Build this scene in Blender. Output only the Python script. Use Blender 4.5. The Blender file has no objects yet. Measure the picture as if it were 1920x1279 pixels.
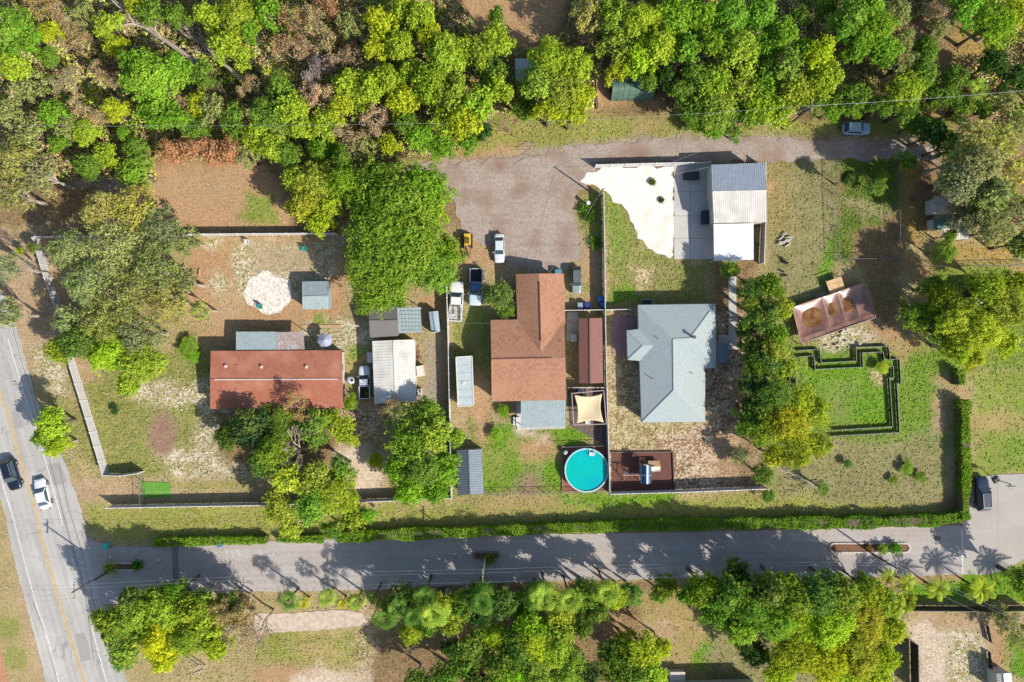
import bpy, bmesh, math, random
import numpy as np
from mathutils import Vector, Matrix, geometry
R_ = math.radians
# ---------------- camera, sky, sun, exposure ----------------
scn = bpy.context.scene
C = scn.collection
S = 0.08; H = 105.0                       # metres per photo pixel on the ground, flight height
cam = bpy.data.objects.new('Camera', bpy.data.cameras.new('Camera')); C.objects.link(cam)
cam.location = (0, 0, H); cam.rotation_euler = (0, 0, 0)
cam.data.sensor_width = 36; cam.data.lens = 18 * H / (960 * S); cam.data.clip_end = 5000; cam.data.clip_start = 1
scn.camera = cam
AZ = math.atan2(-0.572, 0.82); EL = R_(37)   # sun stands to the lower right of the photo
w = bpy.data.worlds.new('World'); scn.world = w; w.use_nodes = True
nt = w.node_tree; sky = nt.nodes.new('ShaderNodeTexSky'); sky.sky_type = 'NISHITA'; sky.sun_disc = False
sky.sun_elevation = EL; sky.sun_rotation = R_(90) - AZ
nt.links.new(sky.outputs[0], nt.nodes['Background'].inputs[0]); nt.nodes['Background'].inputs[1].default_value = 0.125
sl = bpy.data.lights.new('Sun', 'SUN'); sl.energy = 4.8; sl.angle = R_(0.5); sl.color = (1, .95, .87)
sun = bpy.data.objects.new('Sun', sl); C.objects.link(sun); sun.location = (60, -40, 60)
sd = Vector((math.cos(AZ) * math.cos(EL), math.sin(AZ) * math.cos(EL), math.sin(EL)))
sun.rotation_euler = sd.to_track_quat('Z', 'Y').to_euler()
scn.view_settings.view_transform = 'Standard'; scn.view_settings.look = 'None'
scn.view_settings.exposure = 0.8; scn.view_settings.gamma = 1
scn.cycles.max_bounces = 6; scn.cycles.transparent_max_bounces = 6
rnd = random.Random(7)
# ---------------- helpers ----------------
def W(px, py, h=0.0):
    k = (H - h) / H
    return Vector(((px - 960) * S * k, (639.5 - py) * S * k, h))
GAIN = 1.75
def lin(c): return tuple(((v / 255) / 12.92 if v / 255 <= .04045 else ((v / 255 + .055) / 1.055) ** 2.4) for v in c)
def A(r, g, b): return tuple(min(.82, v / GAIN) for v in lin((r, g, b)))
def mat(name, c1, c2=None, sc=3, rough=.8, bump=0, lo=.38, hi=.62, c3=None, sc3=.25, metal=0, spec=.3, det=4, bd=.05, stretch=None, streak=None, crack=0):
    m = bpy.data.materials.new(name); m.use_nodes = True; t = m.node_tree; N = t.nodes; b = N['Principled BSDF']
    b.inputs['Roughness'].default_value = rough; b.inputs['Metallic'].default_value = metal; b.inputs['Specular IOR Level'].default_value = spec
    if c2 is None: c2 = tuple(v * .82 for v in c1)
    tc = N.new('ShaderNodeTexCoord'); src = tc.outputs['Object']
    if stretch:
        mp = N.new('ShaderNodeMapping'); mp.inputs['Scale'].default_value = stretch; t.links.new(src, mp.inputs[0]); src = mp.outputs[0]
    n = N.new('ShaderNodeTexNoise'); n.inputs['Scale'].default_value = sc; n.inputs['Detail'].default_value = det; n.inputs['Roughness'].default_value = .65
    t.links.new(src, n.inputs['Vector'])
    r = N.new('ShaderNodeValToRGB'); r.color_ramp.elements[0].position = lo; r.color_ramp.elements[1].position = hi
    r.color_ramp.elements[0].color = (*c2, 1); r.color_ramp.elements[1].color = (*c1, 1)
    t.links.new(n.outputs['Fac'], r.inputs[0]); out = r.outputs[0]
    if c3:
        n2 = N.new('ShaderNodeTexNoise'); n2.inputs['Scale'].default_value = sc3; n2.inputs['Detail'].default_value = 5; t.links.new(tc.outputs['Object'], n2.inputs['Vector'])
        r2 = N.new('ShaderNodeMapRange'); r2.inputs[1].default_value = .45; r2.inputs[2].default_value = .7; t.links.new(n2.outputs['Fac'], r2.inputs[0])
        mx = N.new('ShaderNodeMix'); mx.data_type = 'RGBA'; t.links.new(r2.outputs[0], mx.inputs[0]); t.links.new(out, mx.inputs[6]); mx.inputs[7].default_value = (*c3, 1); out = mx.outputs[2]
    if streak:
        ma = N.new('ShaderNodeMapping'); ma.inputs['Rotation'].default_value = (0, 0, streak[0]); mb_ = N.new('ShaderNodeMapping'); mb_.inputs['Scale'].default_value = (1.3, .035, 1); t.links.new(tc.outputs['Object'], ma.inputs[0]); t.links.new(ma.outputs[0], mb_.inputs[0])
        n3 = N.new('ShaderNodeTexNoise'); n3.inputs['Scale'].default_value = 1.0; n3.inputs['Detail'].default_value = 4; t.links.new(mb_.outputs[0], n3.inputs['Vector']); r3 = N.new('ShaderNodeMapRange'); r3.inputs[1].default_value = .35; r3.inputs[2].default_value = .65; r3.inputs[3].default_value = 1 - streak[1]; r3.inputs[4].default_value = 1 + streak[1] * .5; t.links.new(n3.outputs['Fac'], r3.inputs[0])
        h3 = N.new('ShaderNodeHueSaturation'); t.links.new(out, h3.inputs['Color']); t.links.new(r3.outputs[0], h3.inputs['Value']); out = h3.outputs[0]
    if crack:
        nd = N.new('ShaderNodeTexNoise'); nd.inputs['Scale'].default_value = .8; nd.inputs['Detail'].default_value = 4; t.links.new(tc.outputs['Object'], nd.inputs['Vector']); va = N.new('ShaderNodeVectorMath'); va.operation = 'MULTIPLY_ADD'; va.inputs[1].default_value = (2.2, 2.2, 0); t.links.new(nd.outputs['Color'], va.inputs[0]); t.links.new(tc.outputs['Object'], va.inputs[2])
        vo = N.new('ShaderNodeTexVoronoi'); vo.feature = 'DISTANCE_TO_EDGE'; vo.inputs['Scale'].default_value = .22; t.links.new(va.outputs[0], vo.inputs['Vector']); r4 = N.new('ShaderNodeMapRange'); r4.inputs[1].default_value = .0; r4.inputs[2].default_value = .014; r4.inputs[3].default_value = 1 - crack; r4.inputs[4].default_value = 1; t.links.new(vo.outputs['Distance'], r4.inputs[0])
        h4 = N.new('ShaderNodeHueSaturation'); t.links.new(out, h4.inputs['Color']); t.links.new(r4.outputs[0], h4.inputs['Value']); out = h4.outputs[0]
    t.links.new(out, b.inputs['Base Color'])
    if bump:
        bp = N.new('ShaderNodeBump'); bp.inputs['Strength'].default_value = bump; bp.inputs['Distance'].default_value = bd; t.links.new(n.outputs['Fac'], bp.inputs['Height']); t.links.new(bp.outputs[0], b.inputs['Normal'])
    return m
_mc = {}
def flat(c, rough=.6, metal=0, spec=.4):
    k = (tuple(c), rough, metal)
    if k not in _mc: _mc[k] = mat('paint_%d_%d_%d' % tuple(int(v) for v in c), A(*c), tuple(v * .86 for v in A(*c)), 2.5, rough, .05, metal=metal, spec=spec)
    return _mc[k]
def woff(o):
    v = Vector((0, 0, 0))
    while o: v = v + o.location; o = o.parent
    return v
class MB:
    def __init__(s): s.v = []; s.f = []; s.m = []
    def add(s, vs, fs, m=0):
        n = len(s.v); s.v += [tuple(v) for v in vs]; s.f += [tuple(i + n for i in f) for f in fs]; s.m += [m] * len(fs); return s
    def box(s, c, d, rz=0, m=0, top=1.0):
        cx, cy, cz = c; x, y, z = d[0] / 2, d[1] / 2, d[2] / 2; a, b = math.cos(rz), math.sin(rz); vs = []
        for k, q in ((-z, 1), (z, top)):
            for i, j in ((-x, -y), (x, -y), (x, y), (-x, y)):
                i *= q; j *= q; vs.append((cx + i * a - j * b, cy + i * b + j * a, cz + k))
        return s.add(vs, [(3, 2, 1, 0), (4, 5, 6, 7), (0, 1, 5, 4), (1, 2, 6, 5), (2, 3, 7, 6), (3, 0, 4, 7)], m)
    def prism(s, poly, z0, z1, m=0):
        n = len(poly); p = [Vector((q[0], q[1], 0)) for q in poly]
        ar = sum(p[i].x * p[(i + 1) % n].y - p[(i + 1) % n].x * p[i].y for i in range(n))
        if ar < 0: p.reverse()
        tri = geometry.tessellate_polygon([p])
        vs = [(q.x, q.y, z0) for q in p] + [(q.x, q.y, z1) for q in p]
        fs = [(i, (i + 1) % n, (i + 1) % n + n, i + n) for i in range(n)]
        for t3 in tri:
            a, b, c = t3; cr = (p[b] - p[a]).cross(p[c] - p[a]).z
            if cr < 0: a, b, c = c, b, a
            fs.append((a + n, b + n, c + n)); fs.append((c, b, a))
        return s.add(vs, fs, m)
    def slab(s, q, th, m=0):            # thick plate below the face q (ccw from above)
        q = [Vector(x) for x in q]; n = len(q); lo = [v - Vector((0, 0, th)) for v in q]
        fs = [tuple(range(n)), tuple(range(2 * n - 1, n - 1, -1))] + [((i + 1) % n, i, i + n, (i + 1) % n + n) for i in range(n)]
        return s.add(q + lo, fs, m)
    def beam(s, p, q, w_, h_=None, m=0):
        p, q = Vector(p), Vector(q); h_ = h_ or w_; d = (q - p).normalized()
        u = d.cross(Vector((0, 0, 1))); u = u.normalized() if u.length > 1e-3 else Vector((1, 0, 0)); v = u.cross(d)
        vs = [e + u * (a * w_ / 2) + v * (b * h_ / 2) for e in (p, q) for a, b in ((-1, -1), (1, -1), (1, 1), (-1, 1))]
        return s.add(vs, [(0, 1, 2, 3), (7, 6, 5, 4), (4, 5, 1, 0), (5, 6, 2, 1), (6, 7, 3, 2), (7, 4, 0, 3)], m)
    def tube(s, pts, r, n=6, m=0):
        pts = [Vector(p) for p in pts]; k = len(pts)
        rs = [r] * k if isinstance(r, (int, float)) else r; vs = []; fs = []
        for i, p in enumerate(pts):
            d = (pts[min(i + 1, k - 1)] - pts[max(i - 1, 0)]).normalized()
            u = d.cross(Vector((0, 0, 1))); u = u.normalized() if u.length > 1e-2 else Vector((1, 0, 0)); v = u.cross(d)
            for j in range(n):
                a = 2 * math.pi * j / n; vs.append(p + (u * math.cos(a) + v * math.sin(a)) * rs[i])
        for i in range(k - 1):
            for j in range(n): fs.append((i * n + j, (i + 1) * n + j, (i + 1) * n + (j + 1) % n, i * n + (j + 1) % n))
        fs.append(tuple(range(n))); fs.append(tuple(range(k * n - 1, (k - 1) * n - 1, -1)))
        return s.add(vs, fs, m)
    def cyl(s, c, r, h, n=16, m=0, r2=None):
        r2 = r if r2 is None else r2; x, y, z = c
        vs = [(x + q * math.cos(2 * math.pi * j / n), y + q * math.sin(2 * math.pi * j / n), z + zz) for zz, q in ((0, r), (h, r2)) for j in range(n)]
        return s.add(vs, [(j, (j + 1) % n, (j + 1) % n + n, j + n) for j in range(n)] + [tuple(range(n, 2 * n)), tuple(range(n - 1, -1, -1))], m)
    def build(s, name, mats, parent=None, smooth=False):
        if not isinstance(mats, (list, tuple)): mats = [mats]
        me = bpy.data.meshes.new(name); v = np.array(s.v, dtype=float).reshape(-1, 3)
        if parent is not None: org = woff(parent)
        else:
            lo = v.min(0); hi = v.max(0); org = Vector(((lo[0] + hi[0]) / 2, (lo[1] + hi[1]) / 2, lo[2]))
        v = v - np.array(org); me.from_pydata(v.tolist(), [], s.f)
        for m in mats: me.materials.append(m)
        if len(mats) > 1: me.polygons.foreach_set('material_index', s.m)
        if smooth: me.polygons.foreach_set('use_smooth', [True] * len(s.f))
        me.validate(); me.update()
        o = bpy.data.objects.new(name, me); C.objects.link(o)
        if parent is not None: o.parent = parent
        else: o.location = org
        return o
def tag(o, label=None, cat=None, group=None, kind=None):
    if label: o['label'] = label
    if cat: o['category'] = cat
    if group: o['group'] = group
    if kind: o['kind'] = kind
    return o
def thing(name, label, cat, loc=(0, 0, 0), group=None):
    o = bpy.data.objects.new(name, None); o.empty_display_size = .3; C.objects.link(o); o.location = Vector(loc); return tag(o, label, cat, group)
def copy_tree(o, parent=None):
    c = o.copy(); C.objects.link(c); c.parent = parent
    for ch in list(o.children): copy_tree(ch, c)
    return c
def inward(p, c, d):
    v = (c - p); v.z = 0; return p + v.normalized() * d
# ---------------- ground ----------------
def vnoise(x, y, sc, seed=0):
    x = x / sc; y = y / sc; xi = np.floor(x).astype(np.int64); yi = np.floor(y).astype(np.int64); fx = x - xi; fy = y - yi
    fx = fx * fx * (3 - 2 * fx); fy = fy * fy * (3 - 2 * fy)
    def h(a, b):
        n = (a * 374761393 + b * 668265263 + seed * 1442695041) & 0xffffffff
        n = ((n ^ (n >> 13)) * 1274126177) & 0xffffffff; return ((n ^ (n >> 16)) & 0xffff) / 65535.
    return (h(xi, yi) * (1 - fx) + h(xi + 1, yi) * fx) * (1 - fy) + (h(xi, yi + 1) * (1 - fx) + h(xi + 1, yi + 1) * fx) * fy
def fbm(x, y, sc, seed=0):
    return (vnoise(x, y, sc, seed) + .5 * vnoise(x, y, sc / 2.1, seed + 1) + .25 * vnoise(x, y, sc / 4.3, seed + 2)) / 1.75 - .5
def axis(lim, step):
    a = list(np.arange(-lim, lim + .01, step)); d = step
    while a[-1] < 2500: d *= 1.5; a.append(a[-1] + d)
    return np.array([-v for v in a[::-1] if v > lim] + a)
gx = axis(86, .28); gy = axis(60, .28)
GX, GY = np.meshgrid(gx, gy); GXf = GX.ravel(); GYf = GY.ravel()
CA = np.zeros((GXf.size, 4)); CB = np.zeros((GXf.size, 4)); CG = np.zeros(GXf.size)
PX = GXf / S + 960; PY = 639.5 - GYf / S
wob = fbm(GXf, GYf, 3.2, 5) * 2; wob2 = fbm(GXf, GYf, 1.0, 9) * 2
GT = {  # A, B, balance of A, hardness, tufts
 'litter': ((132, 112, 82), (164, 136, 100), .5, .5, .15), 'dirt': ((194, 160, 122), (172, 138, 102), .55, .5, .0),
 'rdirt': ((184, 150, 114), (202, 166, 130), .5, .4, .0), 'tan': ((196, 172, 140), (176, 148, 112), .5, .5, .05),
 'dry': ((166, 154, 104), (192, 168, 130), .5, .5, .25), 'olive': ((148, 154, 74), (178, 162, 110), .6, .5, .4),
 'green': ((142, 148, 78), (176, 160, 112), .62, .55, .6), 'bright': ((108, 152, 46), (140, 160, 70), .6, .5, .6),
 'lawn': ((134, 154, 66), (170, 160, 100), .6, .4, .3), 'band': ((184, 158, 116), (164, 152, 88), .6, .4, .1),
 'sand': ((224, 206, 184), (196, 172, 144), .6, .5, .0), 'white': ((246, 240, 226), (206, 196, 176), .65, .6, .0),
 'speck': ((160, 148, 96), (228, 214, 190), .52, .9, .2), 'leaf': ((142, 112, 90), (226, 204, 172), .50, .95, .0),
 'leafg': ((148, 130, 88), (214, 198, 158), .52, .9, .1), 'gravel': ((182, 168, 152), (166, 150, 134), .5, .4, .0),
 'rough': ((164, 152, 112), (134, 134, 84), .5, .6, .3), 'gold': ((186, 156, 98), (158, 136, 80), .5, .5, .3),
 'brownp': ((174, 142, 122), (150, 122, 102), .5, .4, .0), 'meadow': ((116, 146, 54), (154, 154, 88), .58, .7, .5), 'shrubg': ((92, 124, 44), (128, 132, 66), .5, .6, .9)}
def setbase(t): 
    a, b, bal, hd, tf = GT[t]; CA[:, :3] = A(*a); CB[:, :3] = A(*b); CA[:, 3] = bal; CB[:, 3] = hd; CG[:] = tf
def paint(t, poly, soft=1.0, amp=1.0, op=1.0):
    if len(poly) == 3 and isinstance(poly[0], (int, float)): poly = [(poly[0] + poly[2] * math.cos(a * math.pi / 10), poly[1] + poly[2] * math.sin(a * math.pi / 10)) for a in range(20)]
    if len(poly) == 4 and isinstance(poly[0], (int, float)): x0, y0, x1, y1 = poly; poly = [(x0, y0), (x1, y0), (x1, y1), (x0, y1)]
    P = [W(*p) for p in poly]; m = 4 + amp * 2
    xs = [p.x for p in P]; ys = [p.y for p in P]
    ix = np.where((GXf > min(xs) - m) & (GXf < max(xs) + m) & (GYf > min(ys) - m) & (GYf < max(ys) + m))[0]
    x = GXf[ix]; y = GYf[ix]; d = np.full(ix.size, 1e9); ins = np.zeros(ix.size, bool); n = len(P)
    for i in range(n):
        ax, ay = P[i].x, P[i].y; bx, by = P[(i + 1) % n].x, P[(i + 1) % n].y; ex, ey = bx - ax, by - ay; L = ex * ex + ey * ey + 1e-9
        t_ = np.clip(((x - ax) * ex + (y - ay) * ey) / L, 0, 1); d = np.minimum(d, np.hypot(x - ax - t_ * ex, y - ay - t_ * ey))
        c = ((ay > y) != (by > y)) & (x < (bx - ax) * (y - ay) / (by - ay + 1e-12) + ax); ins ^= c
    sdv = np.where(ins, d, -d) + amp * (wob[ix] * 1.3 + wob2[ix] * .5)
    al = np.clip(sdv / soft * .5 + .5, 0, 1) * op; al = al * al * (3 - 2 * al) if op == 1 else al
    a, b, bal, hd, tf = GT[t]; al4 = al[:, None]
    CA[ix] = CA[ix] * (1 - al4) + np.array([*A(*a), bal]) * al4; CB[ix] = CB[ix] * (1 - al4) + np.array([*A(*b), hd]) * al4; CG[ix] = CG[ix] * (1 - al) + tf * al
setbase('litter')
#PAINT
exec_paint = [
 ('dry', (-60, 425, 2000, 1400)), ('tan', (-80, 430, 130, 660)), ('rdirt', [(0, 120), (30, 150), (60, 240), (20, 260), (-20, 200)]),
 ('dirt', [(800, -40), (1075, -40), (1060, 40), (1000, 100), (900, 55), (820, 30)]), ('rdirt', [(280, 300), (480, 300), (545, 390), (548, 432), (300, 438), (250, 400)]),
 ('tan', [(305, 335), (370, 325), (455, 345), (440, 362), (330, 372)], 1.5, 1, .6), ('gravel', [(130, 320), (230, 310), (300, 340), (250, 370), (140, 350)]), ('lawn', [(460, 355), (510, 370), (530, 420), (450, 415)]),
 ('litter', (1440, -20, 1560, 140)), ('dirt', [(1470, 60), (1540, 50), (1560, 90), (1520, 100)]), ('dirt', [(1640, 110), (1680, 120), (1670, 170), (1630, 150)]),
 ('gold', [(1790, 45), (1835, 45), (1850, 90), (1810, 105), (1780, 80)]), ('bright', [(1840, -20), (1960, -20), (1960, 90), (1850, 60)]), ('gold', [(1890, 55), (1960, 55), (1960, 130), (1890, 110)]),
 ('olive', [(930, 210), (1270, 215), (1460, 240), (1460, 262), (1100, 270), (990, 292), (780, 312), (700, 310), (860, 280)]), ('rdirt', [(1100, 110), (1125, 120), (1140, 200), (1110, 205)]), ('dirt', [(1140, 185), (1230, 190), (1225, 202), (1140, 200)]),
 ('band', [(1190, 215), (1240, 215), (1250, 245), (1200, 250)]), ('dirt', [(940, 270), (990, 275), (985, 292), (900, 305), (800, 315), (790, 308)]),
 ('olive', [(1440, 225), (1640, 222), (1780, 215), (1800, 262), (1440, 258)]), ('tan', [(1590, 250), (1740, 262), (1720, 290), (1600, 290)]),
 ('gravel', [(775, 308), (1000, 285), (1200, 260), (1500, 258), (1760, 266), (1760, 302), (1440, 300), (1118, 306), (1090, 360), (1080, 400), (1098, 490), (1060, 500), (960, 495), (880, 440), (850, 370)]),
 ('rdirt', [(855, 440), (890, 450), (920, 470), (950, 490), (960, 520), (900, 500), (862, 500)]), ('rdirt', [(1088, 480), (1130, 430), (1130, 575), (1090, 575)]), ('rdirt', (1020, 400, 16), 1.5, 1), ('rdirt', (880, 365, 10), 1.5, 1), ('olive', [(1075, 370), (1110, 360), (1132, 380), (1130, 470), (1100, 450), (1080, 410)]), ('lawn', (1100, 540, 12)),
 # left yard
 ('dirt', [(350, 445), (640, 440), (680, 640), (560, 640), (430, 600), (370, 600)]), ('speck', [(440, 455), (640, 450), (630, 520), (560, 560), (450, 560), (430, 500)]), ('tan', [(470, 455), (600, 460), (600, 520), (480, 520)], 1, 1, .6),
 ('rdirt', [(355, 470), (430, 490), (450, 600), (420, 650), (370, 640)]), ('speck', (415, 530, 16), 1.5), ('speck', (400, 455, 14), 1.5), ('dry', (380, 600, 18), 2), ('speck', (640, 610, 16), 1.5), ('tan', (430, 580, 18), 2), ('rdirt', [(535, 560), (565, 560), (570, 620), (545, 620)]), ('speck', (565, 600, 700, 665)), ('dry', (640, 530, 690, 600)), ('lawn', (596, 605, 10)), ('lawn', (665, 665, 18)), ('bright', (670, 655, 14)),
 ('green', [(140, 660), (380, 660), (480, 780), (470, 900), (200, 890)]), ('speck', [(225, 690), (320, 720), (390, 710), (480, 770), (470, 900), (330, 905), (290, 850), (350, 830), (370, 770), (240, 740)]), ('green', (352, 650, 22)), ('bright', (352, 650, 16)), ('tan', [(140, 665), (180, 665), (190, 710), (150, 715)]),
 ('speck', [(50, 645), (110, 650), (130, 740), (80, 730)]), ('green', [(80, 735), (150, 760), (185, 880), (120, 880), (90, 800)], 2), ('dry', [(120, 840), (190, 895), (150, 915)]),
 ('brownp', (305, 808, 30)), ('brownp', (300, 838, 12)), ('tan', [(140, 902), (265, 900), (490, 895), (610, 870), (720, 850), (718, 930), (480, 935), (262, 940), (160, 945)]), ('olive', [(320, 905), (480, 902), (480, 918), (320, 918)], 1, .5),
 ('sand', [(610, 825), (690, 825), (725, 850), (715, 925), (650, 920)]), ('litter', [(400, 770), (600, 770), (640, 830), (600, 900), (420, 870)]), ('leaf', [(640, 750), (720, 770), (720, 830), (640, 830)]), ('gravel', (790, 630, 836, 760)), ('dry', (790, 640, 836, 700), 2, 1, .5), ('dirt', (795, 560, 838, 600)),
 # middle yard
 ('green', (846, 590, 925, 930)), ('tan', [(850, 745), (878, 770), (880, 830), (848, 835)]), ('rdirt', [(895, 690), (925, 760), (930, 830), (900, 830), (875, 770)]), ('bright', [(920, 790), (1060, 800), (1140, 805), (1050, 850), (1055, 925), (905, 920), (915, 850)]), ('lawn', (895, 600, 22)), ('dirt', [(955, 830), (1020, 815), (1045, 850), (980, 870)], 2), ('lawn', [(910, 830), (960, 840), (950, 900), (915, 890)], 2),
 ('brownp', (990, 908, 20), 2), ('tan', [(1112, 800), (1120, 800), (1122, 835), (1112, 830)], .5, .3), ('sand', [(965, 803), (1010, 806), (1020, 820), (970, 815)]),
 # right of divider
 ('green', [(1138, 365), (1160, 372), (1195, 420), (1205, 460), (1255, 485), (1335, 490), (1335, 575), (1138, 580)]), ('bright', [(1145, 540), (1180, 530), (1200, 560), (1145, 578)]), ('leafg', [(1180, 500), (1225, 500), (1230, 545), (1200, 545)]), ('bright', [(1138, 370), (1160, 385), (1180, 440), (1150, 500)], 2, 1, .6), ('litter', (1330, 490, 1420, 600)), ('litter', (1370, 495, 1420, 780)),
 ('leaf', (1144, 585, 1420, 918), .5, .3), ('leafg', (1144, 655, 1230, 845)), ('leafg', (1215, 788, 1330, 806)), ('dirt', [(1340, 820), (1400, 830), (1410, 900), (1340, 890)], 2, 1, .55), ('litter', (1385, 770, 1420, 915), 2, 1, .7),
 # right fields
 ('rough', (1438, 300, 1572, 640)), ('gold', (1438, 300, 1475, 430), 2, 1, .5), ('dirt', (1445, 350, 8)), ('green', [(1440, 560), (1500, 560), (1500, 700), (1440, 760)]), ('bright', [(1540, 480), (1565, 450), (1560, 520), (1540, 530)]), ('shrubg', (1575, 290, 1688, 485)), ('rough', [(1575, 370), (1640, 370), (1690, 420), (1620, 410)]), ('litter', [(1600, 440), (1690, 400), (1690, 640), (1640, 640)]),
 ('gold', [(1690, 300), (1720, 310), (1735, 470), (1695, 440)]), ('dirt', [(1680, 470), (1760, 500), (1770, 560), (1720, 520)], 1.5), ('dirt', [(1580, 515), (1600, 515), (1610, 540), (1585, 545)]), ('meadow', (1750, 490, 1960, 700)), ('dirt', [(1885, 495), (1960, 495), (1960, 540), (1900, 530)]), ('gold', (1760, 450, 1900, 495)),
 ('meadow', (1440, 640, 1770, 960)), ('rough', [(1540, 825), (1660, 830), (1770, 800), (1770, 955), (1440, 960), (1450, 880)]), ('speck', [(1540, 620), (1650, 610), (1660, 645), (1540, 650)]), ('dirt', [(1630, 610), (1690, 600), (1740, 650), (1690, 680), (1665, 650)], 1.5),
 ('bright', [(1500, 690), (1570, 680), (1670, 670), (1668, 795), (1520, 800)]), ('leafg', [(1630, 690), (1665, 690), (1665, 725), (1640, 720)]), ('rough', [(1540, 730), (1600, 720), (1590, 790), (1560, 790)], 2, 1, .5), ('bright', (1690, 650, 1765, 820), 2, 1, .45), ('tan', [(1758, 700), (1768, 700), (1768, 800), (1760, 800)]), ('litter', [(1765, 930), (1815, 900), (1815, 975), (1765, 975)]), ('dirt', [(1755, 700), (1790, 715), (1820, 735), (1820, 745), (1780, 730)]),
 ('lawn', (1822, 690, 1960, 890)), ('band', (1822, 775, 1960, 815)), ('bright', [(1895, 800), (1960, 790), (1960, 870), (1890, 860)], 2, 1, .6),
 # verge strip and south
 ('olive', [(150, 950), (800, 945), (1440, 925), (1770, 960), (1770, 985), (700, 1003), (280, 1020), (165, 1000)]), ('bright', [(1050, 930), (1260, 925), (1250, 945), (1060, 950)]), ('dirt', [(900, 935), (1040, 930), (1060, 955), (900, 965)], 1.5, 1, .5),
 ('litter', (130, 1098, 1700, 1110)), ('dry', (200, 1105, 760, 1300)), ('olive', (480, 1180, 720, 1250)), ('rdirt', [(560, 1190), (620, 1190), (640, 1230), (570, 1240)], 2, 1, .5), ('dirt', [(480, 1245), (540, 1240), (600, 1260), (560, 1290), (480, 1290)]), ('sand', [(560, 1258), (780, 1255), (790, 1300), (545, 1300)]), ('leaf', (660, 1130, 760, 1300), 2, 1, .6),
 ('litter', (700, 1095, 1210, 1300)), ('dirt', [(860, 1130), (900, 1170), (880, 1210), (830, 1180)]), ('dirt', [(1090, 1140), (1160, 1140), (1170, 1180), (1100, 1180)]), ('band', [(1175, 1115), (1340, 1110), (1380, 1180), (1350, 1300), (1260, 1300), (1230, 1180)]), ('tan', [(1220, 1170), (1270, 1170), (1270, 1210), (1230, 1210)]), ('bright', [(1310, 1200), (1345, 1190), (1335, 1250), (1290, 1250)]), ('rough', (1330, 1100, 1700, 1300)),
 ('dirt', [(1600, 1078), (1800, 1076), (1800, 1092), (1620, 1098)], .6, .5), ('bright', (1700, 1092, 1960, 1122)), ('bright', [(1810, 1075), (1870, 1072), (1960, 1040), (1960, 1122), (1800, 1110)]), ('tan', (1710, 1145, 1960, 1300)), ('speck', [(1770, 1180), (1850, 1180), (1850, 1290), (1770, 1290)]), ('sand', [(1690, 1165), (1740, 1160), (1775, 1200), (1772, 1300), (1722, 1300), (1722, 1210)]), ('dirt', [(1860, 1170), (1890, 1190), (1900, 1250), (1865, 1250)]), ('bright', [(1895, 1200), (1960, 1200), (1960, 1290), (1900, 1260)]),
 ('dry', [(-100, 930), (0, 900), (10, 960), (85, 1290), (-100, 1300)]), ('green', (15, 1180, 24)), ('green', (30, 1230, 24)), ('tan', [(35, 1060), (50, 1120), (85, 1290), (70, 1290), (30, 1120)], 1, .6), ('dry', [(150, 940), (170, 1010), (160, 1010), (140, 960)]),
]
for e in exec_paint: paint(*e)
nx, ny = gx.size, gy.size
gm = bpy.data.meshes.new('ground'); idx = np.arange(nx * ny).reshape(ny, nx)
gm.vertices.add(nx * ny); gz = fbm(GXf, GYf, 1.3, 21) * .05; gm.vertices.foreach_set('co', np.stack([GXf, GYf, gz - .045], 1).ravel())
qd = np.stack([idx[:-1, :-1], idx[:-1, 1:], idx[1:, 1:], idx[1:, :-1]], -1).reshape(-1, 4)
gm.loops.add(qd.size); gm.loops.foreach_set('vertex_index', qd.ravel()); gm.polygons.add(len(qd)); gm.polygons.foreach_set('loop_start', np.arange(0, qd.size, 4))
gm.update(calc_edges=True)
for nm, arr in (('ColA', CA), ('ColB', CB)):
    at = gm.attributes.new(nm, 'FLOAT_COLOR', 'POINT'); at.data.foreach_set('color', arr.astype(np.float32).ravel())
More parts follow.
